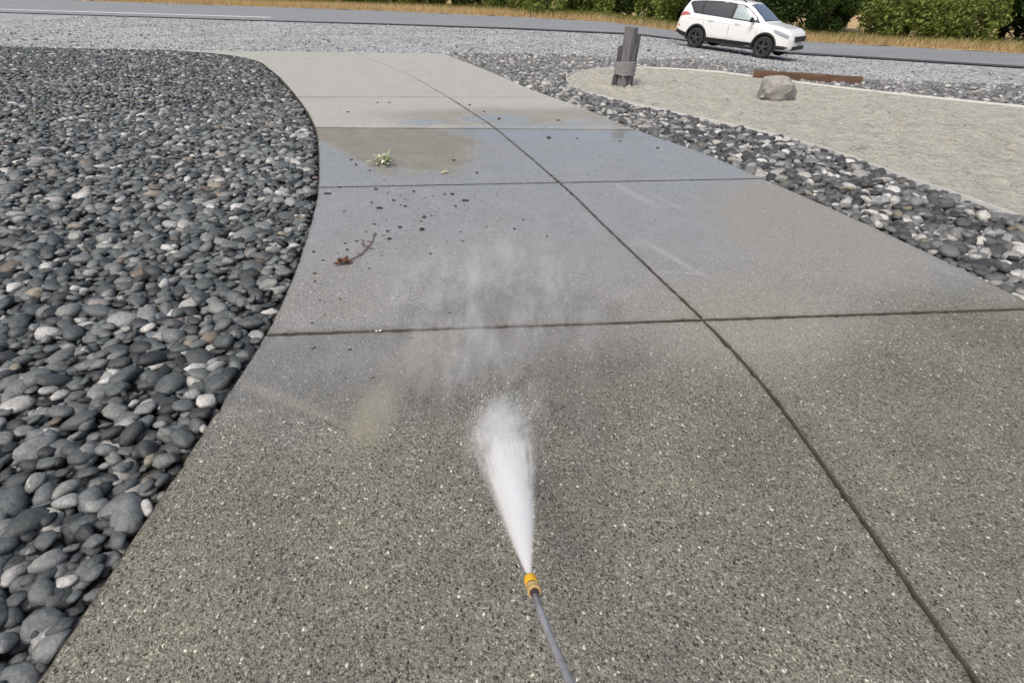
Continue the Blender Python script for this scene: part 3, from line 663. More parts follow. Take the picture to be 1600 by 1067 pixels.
# ------------------------------------------------------------------ white car
def build_car(loc, heading, pitch):
    car = empty('parked_car', loc, (0, 0, 0)); car.rotation_mode = 'QUATERNION'
    car.rotation_quaternion = Matrix.Rotation(heading, 4, 'Z').to_quaternion() @ Matrix.Rotation(pitch, 4, 'Y').to_quaternion()
    tag(car, 'white five door sport utility car with black wheels parked on the gravel shoulder', 'car')
    white = NT('white_car_paint'); white.bsdf((.80, .80, .79), .3, Coat_Weight=.8, Coat_Roughness=.05); white = white.m
    black = simple('black_plastic_trim', (.018, .018, .019), .55); rubber = simple('tyre_rubber', (.02, .02, .02), .8, .2, 30)
    rimm = simple('dark_alloy', (.075, .077, .08), .3, Metallic=.4)
    glass = NT('tinted_car_glass'); glass.bsdf((.03, .034, .038), .04, IOR=1.55, Specular_IOR_Level=.8); glass = glass.m
    clear = NT('clear_car_glass'); clear.bsdf((.26, .33, .34), .03, IOR=1.6, Specular_IOR_Level=1.0); clear = clear.m
    red = simple('tail_lamp_red', (.50, .10, .10), .15, Coat_Weight=1.0); lamp = simple('lamp_clear', (.28, .30, .32), .12, .5, 9, Coat_Weight=1.0)
    chrome = simple('chrome_trim', (.6, .6, .62), .15, Metallic=1.0); amber = simple('amber_reflector', (.75, .3, .03), .25)
    ST = np.array([(-2.30, .66, .44, .66, .56, .74), (-2.27, .80, .38, .84, .70, .94), (-2.19, .86, .33, .97, .75, 1.12), (-2.08, .88, .31, 1.05, .735, 1.36), (-1.98, .89, .30, 1.09, .70, 1.54), (-1.90, .895, .29, 1.11, .675, 1.605), (-1.5, .912, .28, 1.115, .66, 1.655), (-.7, .92, .27, 1.09, .665, 1.685), (0, .92, .27, 1.055, .665, 1.67), (.35, .92, .27, 1.04, .645, 1.62), (.60, .92, .27, 1.03, .66, 1.47), (.85, .92, .27, 1.02, .69, 1.30), (1.08, .917, .27, 1.01, .735, 1.13), (1.22, .912, .27, .995, .755, 1.07), (1.6, .90, .27, .965, .745, 1.03), (1.95, .855, .28, .90, .70, .965), (2.12, .79, .29, .82, .62, .88), (2.21, .68, .32, .70, .5, .76), (2.25, .58, .38, .58, .42, .63)])
    def stt(x): return [np.interp(x, ST[:, 0], ST[:, k]) for k in range(1, 6)]
    def section(x):
        W, zb, be, Wr, rz = stt(x); lo = be-zb
        pts = [(0, zb), (.72*W, zb), (.93*W, zb+.05*lo/.8), (.985*W, zb+.14*lo/.8), (W, zb+.38*lo), (W*.993, zb+.66*lo), (W*1.0, zb+.80*lo), (W*.965, be)]
        e = rz-be; pts += [(W*.965+(Wr-W*.965)*.5+.012*min(1, e/.5), be+e*.45), (Wr+.012, be+e*.84), (Wr*.93, be+e*.93), (Wr*.62, be+e*.985), (0, rz)]
        return pts
    def side_y(x, z):
        p = section(x); zs = [q[1] for q in p[1:11]]; ys = [q[0] for q in p[1:11]]; return float(np.interp(z, zs, ys))
    xs_ = np.unique(np.concatenate([ST[:, 0], np.linspace(-2.28, 2.23, 60)])); V, F = [], []; K = 13
    for x in xs_:
        p = section(x); row = [(x, a, b) for a, b in p]+[(x, -a, b) for a, b in p[1:-1][::-1]]; V += row
    R_ = 2*K-2
    for i in range(len(xs_)-1):
        for k in range(R_): F.append((i*R_+k, (i+1)*R_+k, (i+1)*R_+(k+1) % R_, i*R_+(k+1) % R_))
    F.append(tuple(range(R_))); F.append(tuple((len(xs_)-1)*R_+k for k in range(R_))[::-1])
    me = mesh_py('body', V, F); bm = bmesh.new(); bm.from_mesh(me); bmesh.ops.recalc_face_normals(bm, faces=bm.faces); bm.to_mesh(me); bm.free()
    body = link('body', me, white, car)
    AX = 1.345; WR = .352
    cut_v, cut_f = [], []
    prt = []
    for ax in (-AX, AX):
        for s_ in (-1, 1):
            V, F = lathe([(.405, 0), (.405, .42)], 32); V = [(ax+a, s_*(.60+c), WR+.01+b) for a, b, c in V]; prt.append((V, F))
    V, F = merge(prt); cme = mesh_py('cut', V, F); bm = bmesh.new(); bm.from_mesh(cme); bmesh.ops.recalc_face_normals(bm, faces=bm.faces); bm.to_mesh(cme); bm.free()
    cutter = bpy.data.objects.new('cutter', cme); C.objects.link(cutter); cutter.parent = car
    md = body.modifiers.new('b', 'BOOLEAN'); md.object = cutter; md.operation = 'DIFFERENCE'; md.solver = 'EXACT'
    cme.materials.append(black); me.materials.append(black)
    bpy.context.view_layer.update(); dg = bpy.context.evaluated_depsgraph_get(); nm = bpy.data.meshes.new_from_object(body.evaluated_get(dg)); body.modifiers.clear(); body.data = nm
    bpy.data.objects.remove(cutter, do_unlink=True); sharp(nm, 32)
    def panel(name, poly, off, mat, parent, sides=(-1, 1), thick=.006, nsub=4):
        """thin panel laid on the body side; poly in (x, z)"""
        Q = []
        for i in range(len(poly)):
            a, b = np.array(poly[i]), np.array(poly[(i+1) % len(poly)])
            for k in range(nsub): Q.append(a+(b-a)*k/nsub)
        for s_ in sides:
            c = np.mean(Q, axis=0); g = [c+(q-c)*t for t in (1, .66, .33) for q in Q]+[c]; N = len(Q)
            V = [(x, s_*(side_y(x, z)+off), z) for x, z in g]; F = []
            for t in range(2):
                for k in range(N): F.append((t*N+k, t*N+(k+1) % N, (t+1)*N+(k+1) % N, (t+1)*N+k))
            for k in range(N): F.append((2*N+k, 2*N+(k+1) % N, 3*N))
            base = len(V); V += [(x, s_*(side_y(x, z)+off-thick), z) for x, z in Q]
            for k in range(N): F.append((k, base+k, base+(k+1) % N, (k+1) % N))
            me = mesh_py(name, V, F); bm = bmesh.new(); bm.from_mesh(me); bmesh.ops.recalc_face_normals(bm, faces=bm.faces)
            top = max((fc for fc in bm.faces), key=lambda q: q.calc_area())
            if top.normal.y*s_ < 0: bmesh.ops.reverse_faces(bm, faces=bm.faces)
            bm.to_mesh(me); bm.free(); link(name, me, mat, parent, angle=30)
    panel('window_surround', [(-1.93, 1.46), (-1.62, 1.145), (-.6, 1.115), (1.02, 1.05), (.80, 1.235), (.42, 1.46), (.22, 1.545), (-.5, 1.60), (-1.3, 1.575), (-1.85, 1.52)], .005, black, car)
    panel('rear_quarter_window', [(-1.84, 1.46), (-1.60, 1.185), (-1.34, 1.17), (-1.40, 1.53), (-1.80, 1.50)], .010, glass, car)
    panel('rear_door_window', [(-1.25, 1.165), (-.17, 1.135), (-.13, 1.56), (-.5, 1.575), (-1.30, 1.55)], .010, glass, car)
    panel('front_door_window', [(-.04, 1.13), (.78, 1.10), (.62, 1.27), (.36, 1.44), (.18, 1.525), (-.02, 1.55)], .010, clear, car)
    # lower cladding, arches
    panel('sill_cladding', [(-.93, .30), (.93, .30), (.93, .45), (-.93, .43)], .012, black, car, thick=.02)
    panel('rear_bumper_cladding', [(-2.26, .46), (-1.77, .32), (-1.75, .47), (-2.26, .60)], .012, black, car, thick=.02)
    panel('front_bumper_cladding', [(1.77, .33), (2.16, .36), (2.16, .46), (1.77, .46)], .012, black, car, thick=.02)
    for ax in (-AX, AX):
        for s_ in (-1, 1):
            V, F = [], []; n = 26
            for i in range(n+1):
                a = math.radians(-22+224*i/n)
                for rr, o in ((.398, -.05), (.398, .012), (.455, .014), (.462, 0)):
                    x = ax+rr*math.cos(a); z = max(.27, WR+.01+rr*math.sin(a)); V.append((x, s_*(side_y(np.clip(x, -2.2, 2.15), max(z, .42))+o), z))
            for i in range(n):
                for k in range(3): F.append((i*4+k, i*4+k+1, i*4+5+k, i*4+4+k))
            me = mesh_py('arch', V, F); bm = bmesh.new(); bm.from_mesh(me); bmesh.ops.recalc_face_normals(bm, faces=bm.faces); bm.to_mesh(me); bm.free()
            link('wheel_arch_trim', me, black, car, angle=35)
            # wheel: tyre and five spoke rim
            wh = empty('wheel', (ax, s_*.80, WR), (0, 0, 0), car)
            V, F = lathe([(.215, -.105), (.30, -.115), (.342, -.095), (.352, -.06), (.352, .06), (.342, .095), (.30, .115), (.235, .108), (.215, .09), (.21, -.05), (.21, -.10)], 36); F = F[:-2]
            V = [(a, s_*c, b) for a, b, c in V]
            me = mesh_py('tyre', V, F); bm = bmesh.new(); bm.from_mesh(me); bmesh.ops.recalc_face_normals(bm, faces=bm.faces); bm.to_mesh(me); bm.free(); link('tyre', me, rubber, wh, angle=30)
            V, F = lathe([(.208, .02), (.205, .03), (.02, .03)], 30); V = [(a, s_*c, b) for a, b, c in V]; link('rim_barrel', mesh_py('barrel', V, F), rubber, wh)
            V, F = lathe([(.222, .10), (.232, .112), (.222, .116), (.208, .10), (.206, .06)], 36); pr = [(V, F[:-2])]
            V, F = lathe([(.055, .03), (.055, .098), (.04, .104), (.01, .104)], 20); pr.append((V, F))
            for k in range(5):
                a = 2*math.pi*k/5+.3; b0 = boxvf(.04, .215, -.026, .026, .06, .1)
                V = [(x*math.cos(a)-(y*(1.25-x))*math.sin(a), x*math.sin(a)+(y*(1.25-x))*math.cos(a), z-(.014 if x > .1 and z > .08 else 0)) for x, y, z in b0[0]]; pr.append((V, b0[1]))
            V, F = merge(pr); V = [(a, s_*c, b) for a, b, c in V]; me = mesh_py('rim', V, F); bm = bmesh.new(); bm.from_mesh(me); bmesh.ops.recalc_face_normals(bm, faces=bm.faces); bm.to_mesh(me); bm.free()
            link('rim', me, rimm, wh, angle=30)
    # lamps, handles, seams, mirrors
    panel('tail_light', [(-2.20, 1.00), (-1.98, 1.06), (-1.72, 1.10), (-1.92, 1.17), (-2.10, 1.16)], .014, red, car, thick=.03)
    panel('headlight', [(1.62, .84), (2.12, .70), (2.14, .79), (1.85, .885), (1.55, .93)], .012, lamp, car, thick=.03)
    panel('side_reflector', [(-2.20, .70), (-2.10, .68), (-2.10, .73), (-2.20, .75)], .012, amber, car, sides=(-1, 1), thick=.02)
    seam = simple('panel_gap', (.12, .12, .12), .6)
    for pl in ([(-.09, .46), (-.082, .46), (-.082, 1.10), (-.09, 1.10)], [(.985, .50), (.993, .50), (.993, 1.02), (.985, 1.02)], [(-1.10, .80), (-1.092, .80), (-1.25, 1.13), (-1.258, 1.13)]):
        panel('door_seam', pl, .003, seam, car, thick=.004, nsub=3)
    panel('crease_shade_line', [(-1.85, .985), (1.3, .87), (1.3, .882), (-1.85, 1.0)], .004, simple('crease_shade', (.55, .55, .55), .35), car, thick=.005, nsub=12)  # grey strip on the white side; the crease's shade is put into its colour
    for hx in (-.95, .12):
        for s_ in (-1, 1):
            V, F = tube([(hx, s_*(side_y(hx, .97)+.0), .985), (hx+.03, s_*(side_y(hx, .97)+.035), .985), (hx+.17, s_*(side_y(hx, .97)+.035), .98), (hx+.2, s_*(side_y(hx, .97)), .98)], .013, 8)
            link('door_handle', mesh_py('handle', V, F), white, car, smooth=True)
    for s_ in (-1, 1):
        bm = bmesh.new(); bmesh.ops.create_icosphere(bm, subdivisions=3, radius=1)
        for v in bm.verts: v.co = Vector((v.co.x*.075*(1 if v.co.x > 0 else .45), v.co.y*.125, v.co.z*.085)) + Vector((.74, s_*1.03, 1.145))
        mo = link('wing_mirror', bm_mesh(bm, 'mirror'), black, car, smooth=True)
        V, F = tube([(.80, s_*.90, 1.08), (.76, s_*.97, 1.11)], .03, 8); link('mirror_arm', mesh_py('arm', V, F), black, mo, smooth=True)
        V, F = tube([(-1.75, s_*.63, 1.60), (-1.65, s_*.625, 1.665), (-.8, s_*.62, 1.71), (0, s_*.62, 1.70), (.22, s_*.615, 1.64)], .018, 8); link('roof_rail', mesh_py('rail', V, F), black, car, smooth=True)
    # windscreen and tailgate glass follow the loft
    def cross(name, x0, x1, span, mat, off, nx=10):
        V, F = [], []; ny = 14
        for i in range(nx+1):
            x = x0+(x1-x0)*i/nx; p = section(x); top = p[9:]
            zs = [q[1] for q in top][::-1]; ysx = [q[0] for q in top][::-1]
            for j in range(ny+1):
                t = -1+2*j/ny; y = span*ysx[-2]*t; z = float(np.interp(abs(y), ysx, zs)); sgn = 1 if x1 > 0 else -1
                V.append((x+off*.55*sgn, y, z+off))
        for i in range(nx):
            for j in range(ny): F.append((i*(ny+1)+j, i*(ny+1)+j+1, (i+1)*(ny+1)+j+1, (i+1)*(ny+1)+j))
        me = mesh_py(name, V, F); bm = bmesh.new(); bm.from_mesh(me); bmesh.ops.recalc_face_normals(bm, faces=bm.faces); bm.to_mesh(me); bm.free(); o = link(name, me, mat, car, smooth=True); sm = o.modifiers.new('s', 'SOLIDIFY'); sm.thickness = .006; return o
    scr = NT('windscreen_glass'); scr.bsdf((.03, .05, .07), .03, IOR=1.8, Specular_IOR_Level=1.0, Coat_Weight=1.0, Coat_Roughness=.02); scr = scr.m
    cross('windscreen', .41, 1.10, 1.0, scr, .010); cross('rear_window', -2.15, -1.99, .96, glass, .012, 5)
    # spoiler, grille, bumpers, plate, antenna
    V, F = boxvf(-2.06, -1.85, -.62, .62, 1.585, 1.625); link('roof_spoiler', mesh_py('spoiler', V, F), white, car)
    V, F = boxvf(2.14, 2.27, -.48, .48, .60, .76); link('grille', mesh_py('grille', V, F), black, car)
    V, F = boxvf(2.10, 2.265, -.55, .55, .34, .46); link('front_bumper', mesh_py('bumper', V, F), black, car)
    V, F = boxvf(-2.34, -2.15, -.66, .66, .40, .58); link('rear_bumper', mesh_py('bumper', V, F), black, car)
    V, F = boxvf(2.262, 2.28, -.16, .16, .48, .58); link('number_plate', mesh_py('plate', V, F), lamp, car)
    V, F = tube([(-1.7, 0, 1.65), (-1.95, 0, 1.80)], .008, 6); link('antenna', mesh_py('antenna', V, F), black, car)
    V, F = boxvf(-1.9, 1.9, -.58, .58, .24, .34); link('underbody', mesh_py('underbody', V, F), black, car)
    return car
HD = math.radians(-44); rear = Vector((6.93, 23.3)); hv = Vector((math.cos(HD), math.sin(HD))); lv = Vector((-hv.y, hv.x))
ctr = rear+hv*1.345+lv*.80
zr_, zf_ = float(drop(rear.x, rear.y)), float(drop(rear.x+hv.x*2.69, rear.y+hv.y*2.69))
build_car((ctr.x, ctr.y, (zr_+zf_)/2-.02), HD, math.atan2(zr_-zf_, 2.69))

# ------------------------------------------------------------------ plants beyond the road
def leaf_cloud(n, shape, size, seed):
    rg = np.random.default_rng(seed); P = shape(n, rg); A = rg.normal(size=(n, 3)); A /= np.linalg.norm(A, axis=1)[:, None]; B = np.cross(A, rg.normal(size=(n, 3))); B /= np.linalg.norm(B, axis=1)[:, None]
    s = size*rg.uniform(.6, 1.4, n)[:, None]; V = np.stack([P-A*s, P+B*s*.45, P+A*s, P-B*s*.45], 1).reshape(-1, 3); F = np.arange(n*4).reshape(n, 4); return V, F
def clumps(rx, ry, h, k, seed, low=.0):
    def fn(n, rg):
        rc = np.random.default_rng(seed); c = rc.normal(size=(k, 3)); c /= np.linalg.norm(c, axis=1)[:, None]; c *= rc.uniform(.45, .95, k)[:, None]; c[:, 2] = c[:, 2]*.5+.5
        c = c*[rx, ry, h]; c[:, 2] = np.maximum(c[:, 2], .12*h+low); i = rg.integers(0, k, n); q = rg.normal(size=(n, 3)); q /= np.linalg.norm(q, axis=1)[:, None]; q *= rg.uniform(.3, 1, n)[:, None]**.5
        P = c[i]+q*[rx*.34, ry*.34, h*.2]; P[:, 2] = np.abs(P[:, 2]); return P
    return fn
M['shrub_a'] = mat_leafy('shrub_dark', (.02, .04, .014), (.075, .11, .035)); M['shrub_b'] = mat_leafy('shrub_green', (.09, .14, .03), (.29, .34, .10)); M['trunk'] = simple('bark_brown', (.06, .045, .035), .9, .4, 8, .5)
SH = []
for k in range(4):
    V, F = leaf_cloud(7000, clumps(2.2, 1.7, 3.0, 26, 40+k), .10, k); SH.append(mesh_np('foliage', V, F))
TR = []
for k in range(3):
    V, F = leaf_cloud(8000, clumps(2.6, 2.6, 6.5, 34, 60+k, 1.2), .15, 20+k); TR.append(mesh_np('crown', V, F))
def stems(seed, n, h, rad):
    rg = np.random.default_rng(seed); pr = []
    for i in range(n):
        a = rg.uniform(0, 6.28); sp = rg.uniform(.2, .7); pr.append(tube([(0.1*math.cos(a), .1*math.sin(a), -.05), (sp*.5*math.cos(a), sp*.5*math.sin(a), h*.5), (sp*math.cos(a)*1.4, sp*math.sin(a)*1.4, h)], [rad, rad*.7, rad*.3], 6))
    V, F = merge(pr); return mesh_py('stems', V, F)
STM = stems(1, 7, 2.2, .05); TRK = stems(2, 4, 6, .16)
mats = {}
def leaf_obj(name, src, mat, parent):
    key = (src.name, mat.name)
    if key not in mats: me = src.copy(); me.materials.clear(); me.materials.append(mat); mats[key] = me
    o = bpy.data.objects.new(name, mats[key]); C.objects.link(o); o.parent = parent; return o
rg = np.random.default_rng(3); i = 0
for x in np.concatenate([np.arange(-60, 45, 2.9), np.arange(-58, 45, 4.1)]):
    xx = x+rg.uniform(-.8, .8); yy = float(FAR(xx))+np.interp(xx, [-30, -5, 2, 12, 40], [13, 12, 7.5, 4.8, 5.5])+rg.uniform(-.6, 1.2)+(0 if i < 36 else 2.6); dark = rg.random() < (.6 if 4.5 < xx < 16 else .2)
    b = empty('shrub', (xx, yy, float(drop(xx, yy))), (0, 0, rg.uniform(0, 6.28))); sc_ = rg.uniform(.8, 1.25); b.scale = (sc_, sc_, sc_)
    tag(b, 'dense dark green shrub in the hedge across the road' if dark else 'leafy mid green shrub in the hedge across the road', 'shrub', 'dark shrubs across the road' if dark else 'green shrubs across the road')
    leaf_obj('foliage', SH[i % 4], M['shrub_a'] if dark else M['shrub_b'], b); leaf_obj('stems', STM, M['trunk'], b); i += 1
for x in np.arange(-62, 50, 6.0):
    xx = x+rg.uniform(-1.5, 1.5); yy = float(FAR(xx))+np.interp(xx, [-5, 6], [18, 11])+rg.uniform(-1, 2)
    b = empty('tree', (xx, yy, float(drop(xx, yy))), (0, 0, rg.uniform(0, 6.28))); sc_ = rg.uniform(.9, 1.4); b.scale = (sc_, sc_, sc_)
    tag(b, 'tall dark green tree standing behind the roadside hedge', 'tree', 'trees behind the hedge')
    leaf_obj('crown', TR[i % 3], M['shrub_a'], b); leaf_obj('trunk', TRK, M['trunk'], b); i += 1
bb = empty('bush', (1.9, float(FAR(1.9))+2.3, 0)); tag(bb, 'low bright green bush growing out of the dry verge across the road', 'bush')
V, F = leaf_cloud(5200, clumps(1.5, 1.1, 1.5, 18, 77), .08, 8); link('foliage', mesh_np('foliage', V, F), M['shrub_b'], bb); leaf_obj('stems', STM, M['trunk'], bb).scale = (.6, .6, .5)
# grass on the verge: blades in two tints
def blades(n, fx, hmin, hmax, seed):
    rg = np.random.default_rng(seed); X, Y = fx(n, rg); h = rg.uniform(hmin, hmax, n); a = rg.uniform(0, 6.28, n); wd = .018; lean = rg.normal(0, .35, (n, 2))*h[:, None]
    base = np.stack([X, Y, drop(X, Y)+.02], 1); d = np.stack([np.cos(a)*wd, np.sin(a)*wd, 0*a], 1)
    V = np.stack([base-d, base+d, base+np.stack([lean[:, 0], lean[:, 1], h], 1)], 1).reshape(-1, 3); return V, np.arange(n*3).reshape(n, 3)
def fx_dry(n, rg): X = rg.uniform(-55, 42, n); return X, FAR(X)+rg.uniform(0, 1, n)*rg.uniform(.1, 1, n)*np.interp(X, [-5, 4], [13, 7])
def fx_green(n, rg): X = np.where(rg.random(n) < .5, rg.uniform(2, 14, n), rg.uniform(-40, 40, n)); return X, FAR(X)+np.interp(X, [-5, 2], [9.0, 1.3])+rg.uniform(0, 5, n)
M['grass_dry'] = mat_leafy('dry_grass', (.36, .25, .12), (.62, .50, .28)); M['grass_green'] = mat_leafy('green_grass', (.08, .115, .02), (.19, .21, .05))
V, F = blades(42000, fx_dry, .12, .5, 1); tag(link('dry_grass', mesh_np('dry_grass', V, F), M['grass_dry']), 'dry straw coloured grass along the far side of the road', 'grass', kind='stuff')
V, F = blades(42000, fx_green, .2, .5, 2); tag(link('green_grass', mesh_np('green_grass', V, F), M['grass_green']), 'short olive green grass between the verge and the hedge', 'grass', kind='stuff')

# ------------------------------------------------------------------ debris on the driveway
def chip(name, L, wid, th, seed, mat):
    rg = np.random.default_rng(seed); n = 9; V = []
    for z in (0, 1):
        for k in range(n):
            a = 2*math.pi*k/n+rg.uniform(-.2, .2); rr = rg.uniform(.75, 1.1); ca, sa = math.cos(a), math.sin(a)
            q = 1/max(abs(ca), abs(sa))*.85 if L > wid*2 else 1
            V.append((L/2*ca*rr*q*(1-.12*z), wid/2*sa*rr*q*(1-.12*z), th*z*rg.uniform(.6, 1.2)+.001))
    F = [tuple(range(n))[::-1], tuple(range(n, 2*n))]+[(k, (k+1) % n, n+(k+1) % n, n+k) for k in range(n)]
    return link(name, mesh_py(name, V, F), mat)
BIG = [(-1.89, 5.07, .085, .022, .25, 'long tapered dark bark strip beside the cobble bed'), (-1.28, 4.69, .075, .02, .12, 'narrow dark bark strip on the wet slab near the joint'), (-.49, 4.95, .08, .034, .05, 'thick black bark piece lying alone on the wet slab'), (-1.44, 5.24, .055, .035, -.2, 'brown bark crumb lying against the cross joint')]
for k, (x, y, L, wd, rz, lb) in enumerate(BIG):
    o = chip('bark_chip', L, wd, .012, k, M['bark'] if k != 3 else M['bark_b']); o.location = (x, y, 0); o.rotation_euler = (0, 0, rz); tag(o, lb, 'bark')
SM = [(-.57, 4.79, .035), (-1.04, 5.19, .042), (-1.83, 5.28, .04), (-.72, 5.13, .03), (-.64, 5.13, .05), (-.75, 6.36, .05), (-.44, 5.87, .046), (-1.98, 6.3, .04), (-1.87, 6.09, .045), (-1.66, 5.88, .03), (-1.39, 4.84, .031), (-1.05, 4.76, .038), (-1.1, 4.79, .026), (-1.19, 4.91, .038), (-.83, 4.49, .048), (-1.0, 4.24, .042), (-.8, 4.2, .05), (-1.09, 4.15, .033), (-1.04, 3.99, .043), (-1.24, 4.3, .03), (-1.30, 3.93, .034), (-1.33, 3.76, .03), (-1.38, 3.88, .03), (-1.46, 3.56, .029), (-1.45, 3.34, .036), (-1.58, 3.71, .028), (-1.41, 3.22, .023), (.46, 7.59, .06), (.86, 7.59, .036), (.08, 4.48, .029), (0, 4.26, .028), (.28, 4.11, .027), (-.66, 3.72, .03), (-.43, 3.98, .025), (-1.29, 2.96, .021), (-1.25, 2.68, .024), (-.84, 9.87, .06), (.66, 8.75, .055), (-2.49, 9.93, .046), (-2.29, 9.95, .057), (-2.78, 9.05, .063), (-.28, 8.8, .062), (1.9, 7.15, .043), (1.45, 7.5, .035), (-.55, 9.3, .05)]
for k, (x, y, L) in enumerate(SM):
    o = chip('bark_chip', L, L*random.uniform(.4, .75), L*.28, 20+k, M['bark'] if random.random() < .65 else M['bark_b']); o.location = (x, y, 0); o.rotation_euler = (0, 0, random.uniform(-.6, .6))
    tag(o, 'small dark bark crumb scattered on the wet driveway', 'bark', 'bark crumbs on the driveway')

rg = np.random.default_rng(31); N = 420; gxy = np.c_[rg.normal(-.95, .42, N), rg.normal(4.35, .75, N)]; kk = rg.random(N) < .25; gxy[kk] = np.c_[rg.uniform(-2.5, 1.8, kk.sum()), rg.uniform(3.0, 9.5, kk.sum())]
le_x = np.interp(gxy[:, 1], LEc[:, 1], LEc[:, 0]); gxy = gxy[gxy[:, 0] > le_x+.05]; N = len(gxy); gs = rg.lognormal(math.log(.0042), .45, N); ga = rg.uniform(0, 6.28, N)
gv = np.array(PB1)[rg.integers(0, 10, N)]*gs[:, None, None]*np.stack([rg.uniform(1, 2.4, N), np.ones(N), np.ones(N)], 1)[:, None, :]
gw = np.stack([gv[:, :, 0]*np.cos(ga)[:, None]-gv[:, :, 1]*np.sin(ga)[:, None]+gxy[:, :1], gv[:, :, 0]*np.sin(ga)[:, None]+gv[:, :, 1]*np.cos(ga)[:, None]+gxy[:, 1:], gv[:, :, 2]+gs[:, None]*.3+.0005], 2)
tag(link('bark_grit', mesh_np('bark_grit', gw.reshape(-1, 3), (ICO1[1][None]+(np.arange(N)*len(ICO1[0]))[:, None, None]).reshape(-1, 3)), M['bark_b']), 'fine brown bark grit washed across the driveway', 'grit', kind='stuff')
def leafmesh(L, wd, bend, seed, n=6):
    V, F = [], []
    for i in range(n+1):
        t = i/n; ww = wd*math.sin(math.pi*min(1, t*.92+.06))**.8; x = L*t; z = bend*math.sin(t*math.pi*.75)
        V += [(x, -ww/2, z+ww*.18), (x, 0, z), (x, ww/2, z+ww*.18)]
    for i in range(n):
        for k in range(2): F.append((i*3+k, i*3+k+1, i*3+4+k, i*3+3+k))
    return V, F
tuft = tag(empty('leaf_tuft', (-1.58, 6.13, .004)), 'torn tuft of pale green and cream leaves lying on the driveway', 'leaves')
for k in range(30):
    V, F = leafmesh(random.uniform(.12, .22), random.uniform(.022, .04), random.uniform(.015, .07), k); o = link('leaf', mesh_py('leaf', V, F), M['pale_leaf'], tuft, smooth=True)
    o.location = (random.uniform(-.05, .05), random.uniform(-.03, .03), .002); o.rotation_euler = (random.uniform(-.5, .5), random.uniform(-.75, -.05), random.uniform(0, 6.28))
V, F = leafmesh(.085, .05, .015, 3); o = link('fallen_leaf', mesh_py('leaf', V, F), M['yellow_leaf'], smooth=True); o.location = (-.84, 5.82, .003); o.rotation_euler = (0, 0, .3); tag(o, 'single small yellow green leaf lying near the cross joint', 'leaf')
twig = tag(empty('twig', (0, 0, 0)), 'curved reddish brown twig with dead leaves at one end on the wet slab', 'twig')
tp = [(-1.27, 3.535, .012), (-1.235, 3.59, .010), (-1.195, 3.655, .009), (-1.182, 3.76, .010), (-1.165, 3.87, .009), (-1.17, 3.96, .008), (-1.185, 4.03, .010)]
tpc = [(*p, tp[0][2]) for p in curve([(a, b) for a, b, c in tp], 4)]
V, F = tube(tpc, [.0058-.003*i/len(tpc) for i in range(len(tpc))], 8); link('stem', mesh_py('stem', V, F), M['twig'], twig, smooth=True)
for (x, y, dx, dy) in ((-1.20, 3.66, -.03, .02), (-1.175, 3.78, .05, -.005), (-1.17, 3.80, -.05, .03), (-1.166, 3.9, -.045, .02), (-1.185, 4.03, .012, .03)):
    V, F = tube([(x, y, .01), (x+dx*.6, y+dy*.6, .014), (x+dx, y+dy, .008)], [.005, .004, .003], 6); link('side_shoot', mesh_py('shoot', V, F), M['twig'], twig, smooth=True)
for k in range(11):
    V, F = leafmesh(random.uniform(.035, .065), random.uniform(.02, .035), random.uniform(.008, .02), k, 4); o = link('dead_leaf', mesh_py('leaf', V, F), M['dead_leaf'], twig, smooth=True)
    o.location = (-1.295+random.uniform(-.03, .035), 3.51+random.uniform(-.03, .03), random.uniform(.003, .02)); o.rotation_euler = (random.uniform(-.8, .8), random.uniform(-.7, .1), random.uniform(0, 6.28))
for (x, y, rz) in ((-1.19, 4.045, .5), (-1.215, 3.83, 2.4), (-1.225, 3.9, 2.8)):
    V, F = leafmesh(.04, .024, .01, 9, 4); o = link('dead_leaf', mesh_py('leaf', V, F), M['bark_b'], twig, smooth=True); o.location = (x, y, .006); o.rotation_euler = (.2, -.1, rz)
for k, (x, y) in enumerate(((-.832, 2.605), (-.81, 2.612))):
    o = link('pebble', mesh_np('pebble', PB2[k]*.011, ICO2[1]), M['quartz'], smooth=True); o.location = (x, y, .003); tag(o, 'tiny white pebble caught in the cross joint', 'pebble', 'white pebbles in the joint')

# ------------------------------------------------------------------ pressure washer lance and its spray
tipP = Vector((.044, .548, .821))
lp = [Vector(p) for p in ((.0445, .545, .822), (.048, .528, .830), (.052, .503, .842), (.061, .462, .859), (.070, .419, .882), (.081, .369, .914), (.091, .311, .965), (.103, .240, 1.035), (.12, .10, 1.12), (.15, -.18, 1.18), (.17, -.4, 1.16))]
wand = tag(empty('spray_lance', tipP), 'grey pressure washer lance with yellow and brass nozzle reaching over the driveway', 'lance')
steel = simple('brushed_lance_tube', (.34, .34, .37), .45, .45, 60, .25, Metallic=.3); yellow = simple('yellow_nozzle', (.78, .42, .02), .4, .12, 60); brass = simple('brass_coupler', (.72, .50, .22), .35, .2, 60, Metallic=.6); rub = simple('black_o_ring', (.03, .022, .02), .6)
rel = [p-tipP for p in lp]
V, F = tube([rel[i] for i in range(2, len(rel))], .0062, 16); link('lance_tube', mesh_py('tube', V, F), steel, wand, smooth=True)
ax = (lp[0]-lp[2]).normalized(); q = ax.to_track_quat('Z', 'Y')
def turned(name, prof, mat, shift, seg=28):
    V, F = lathe(prof, seg); o = link(name, mesh_py(name, V, F), mat, wand, angle=40); o.rotation_mode = 'QUATERNION'; o.rotation_quaternion = q; o.location = ax*shift; return o
turned('nozzle', [(.0085, -.024), (.0125, -.023), (.0125, -.008), (.0115, -.003), (.009, 0), (.0035, .0005), (.0025, -.003), (.001, -.003)], yellow, .004)
turned('seal_ring', [(.010, -.0285), (.0115, -.028), (.0115, -.0245), (.010, -.024)], rub, .004)
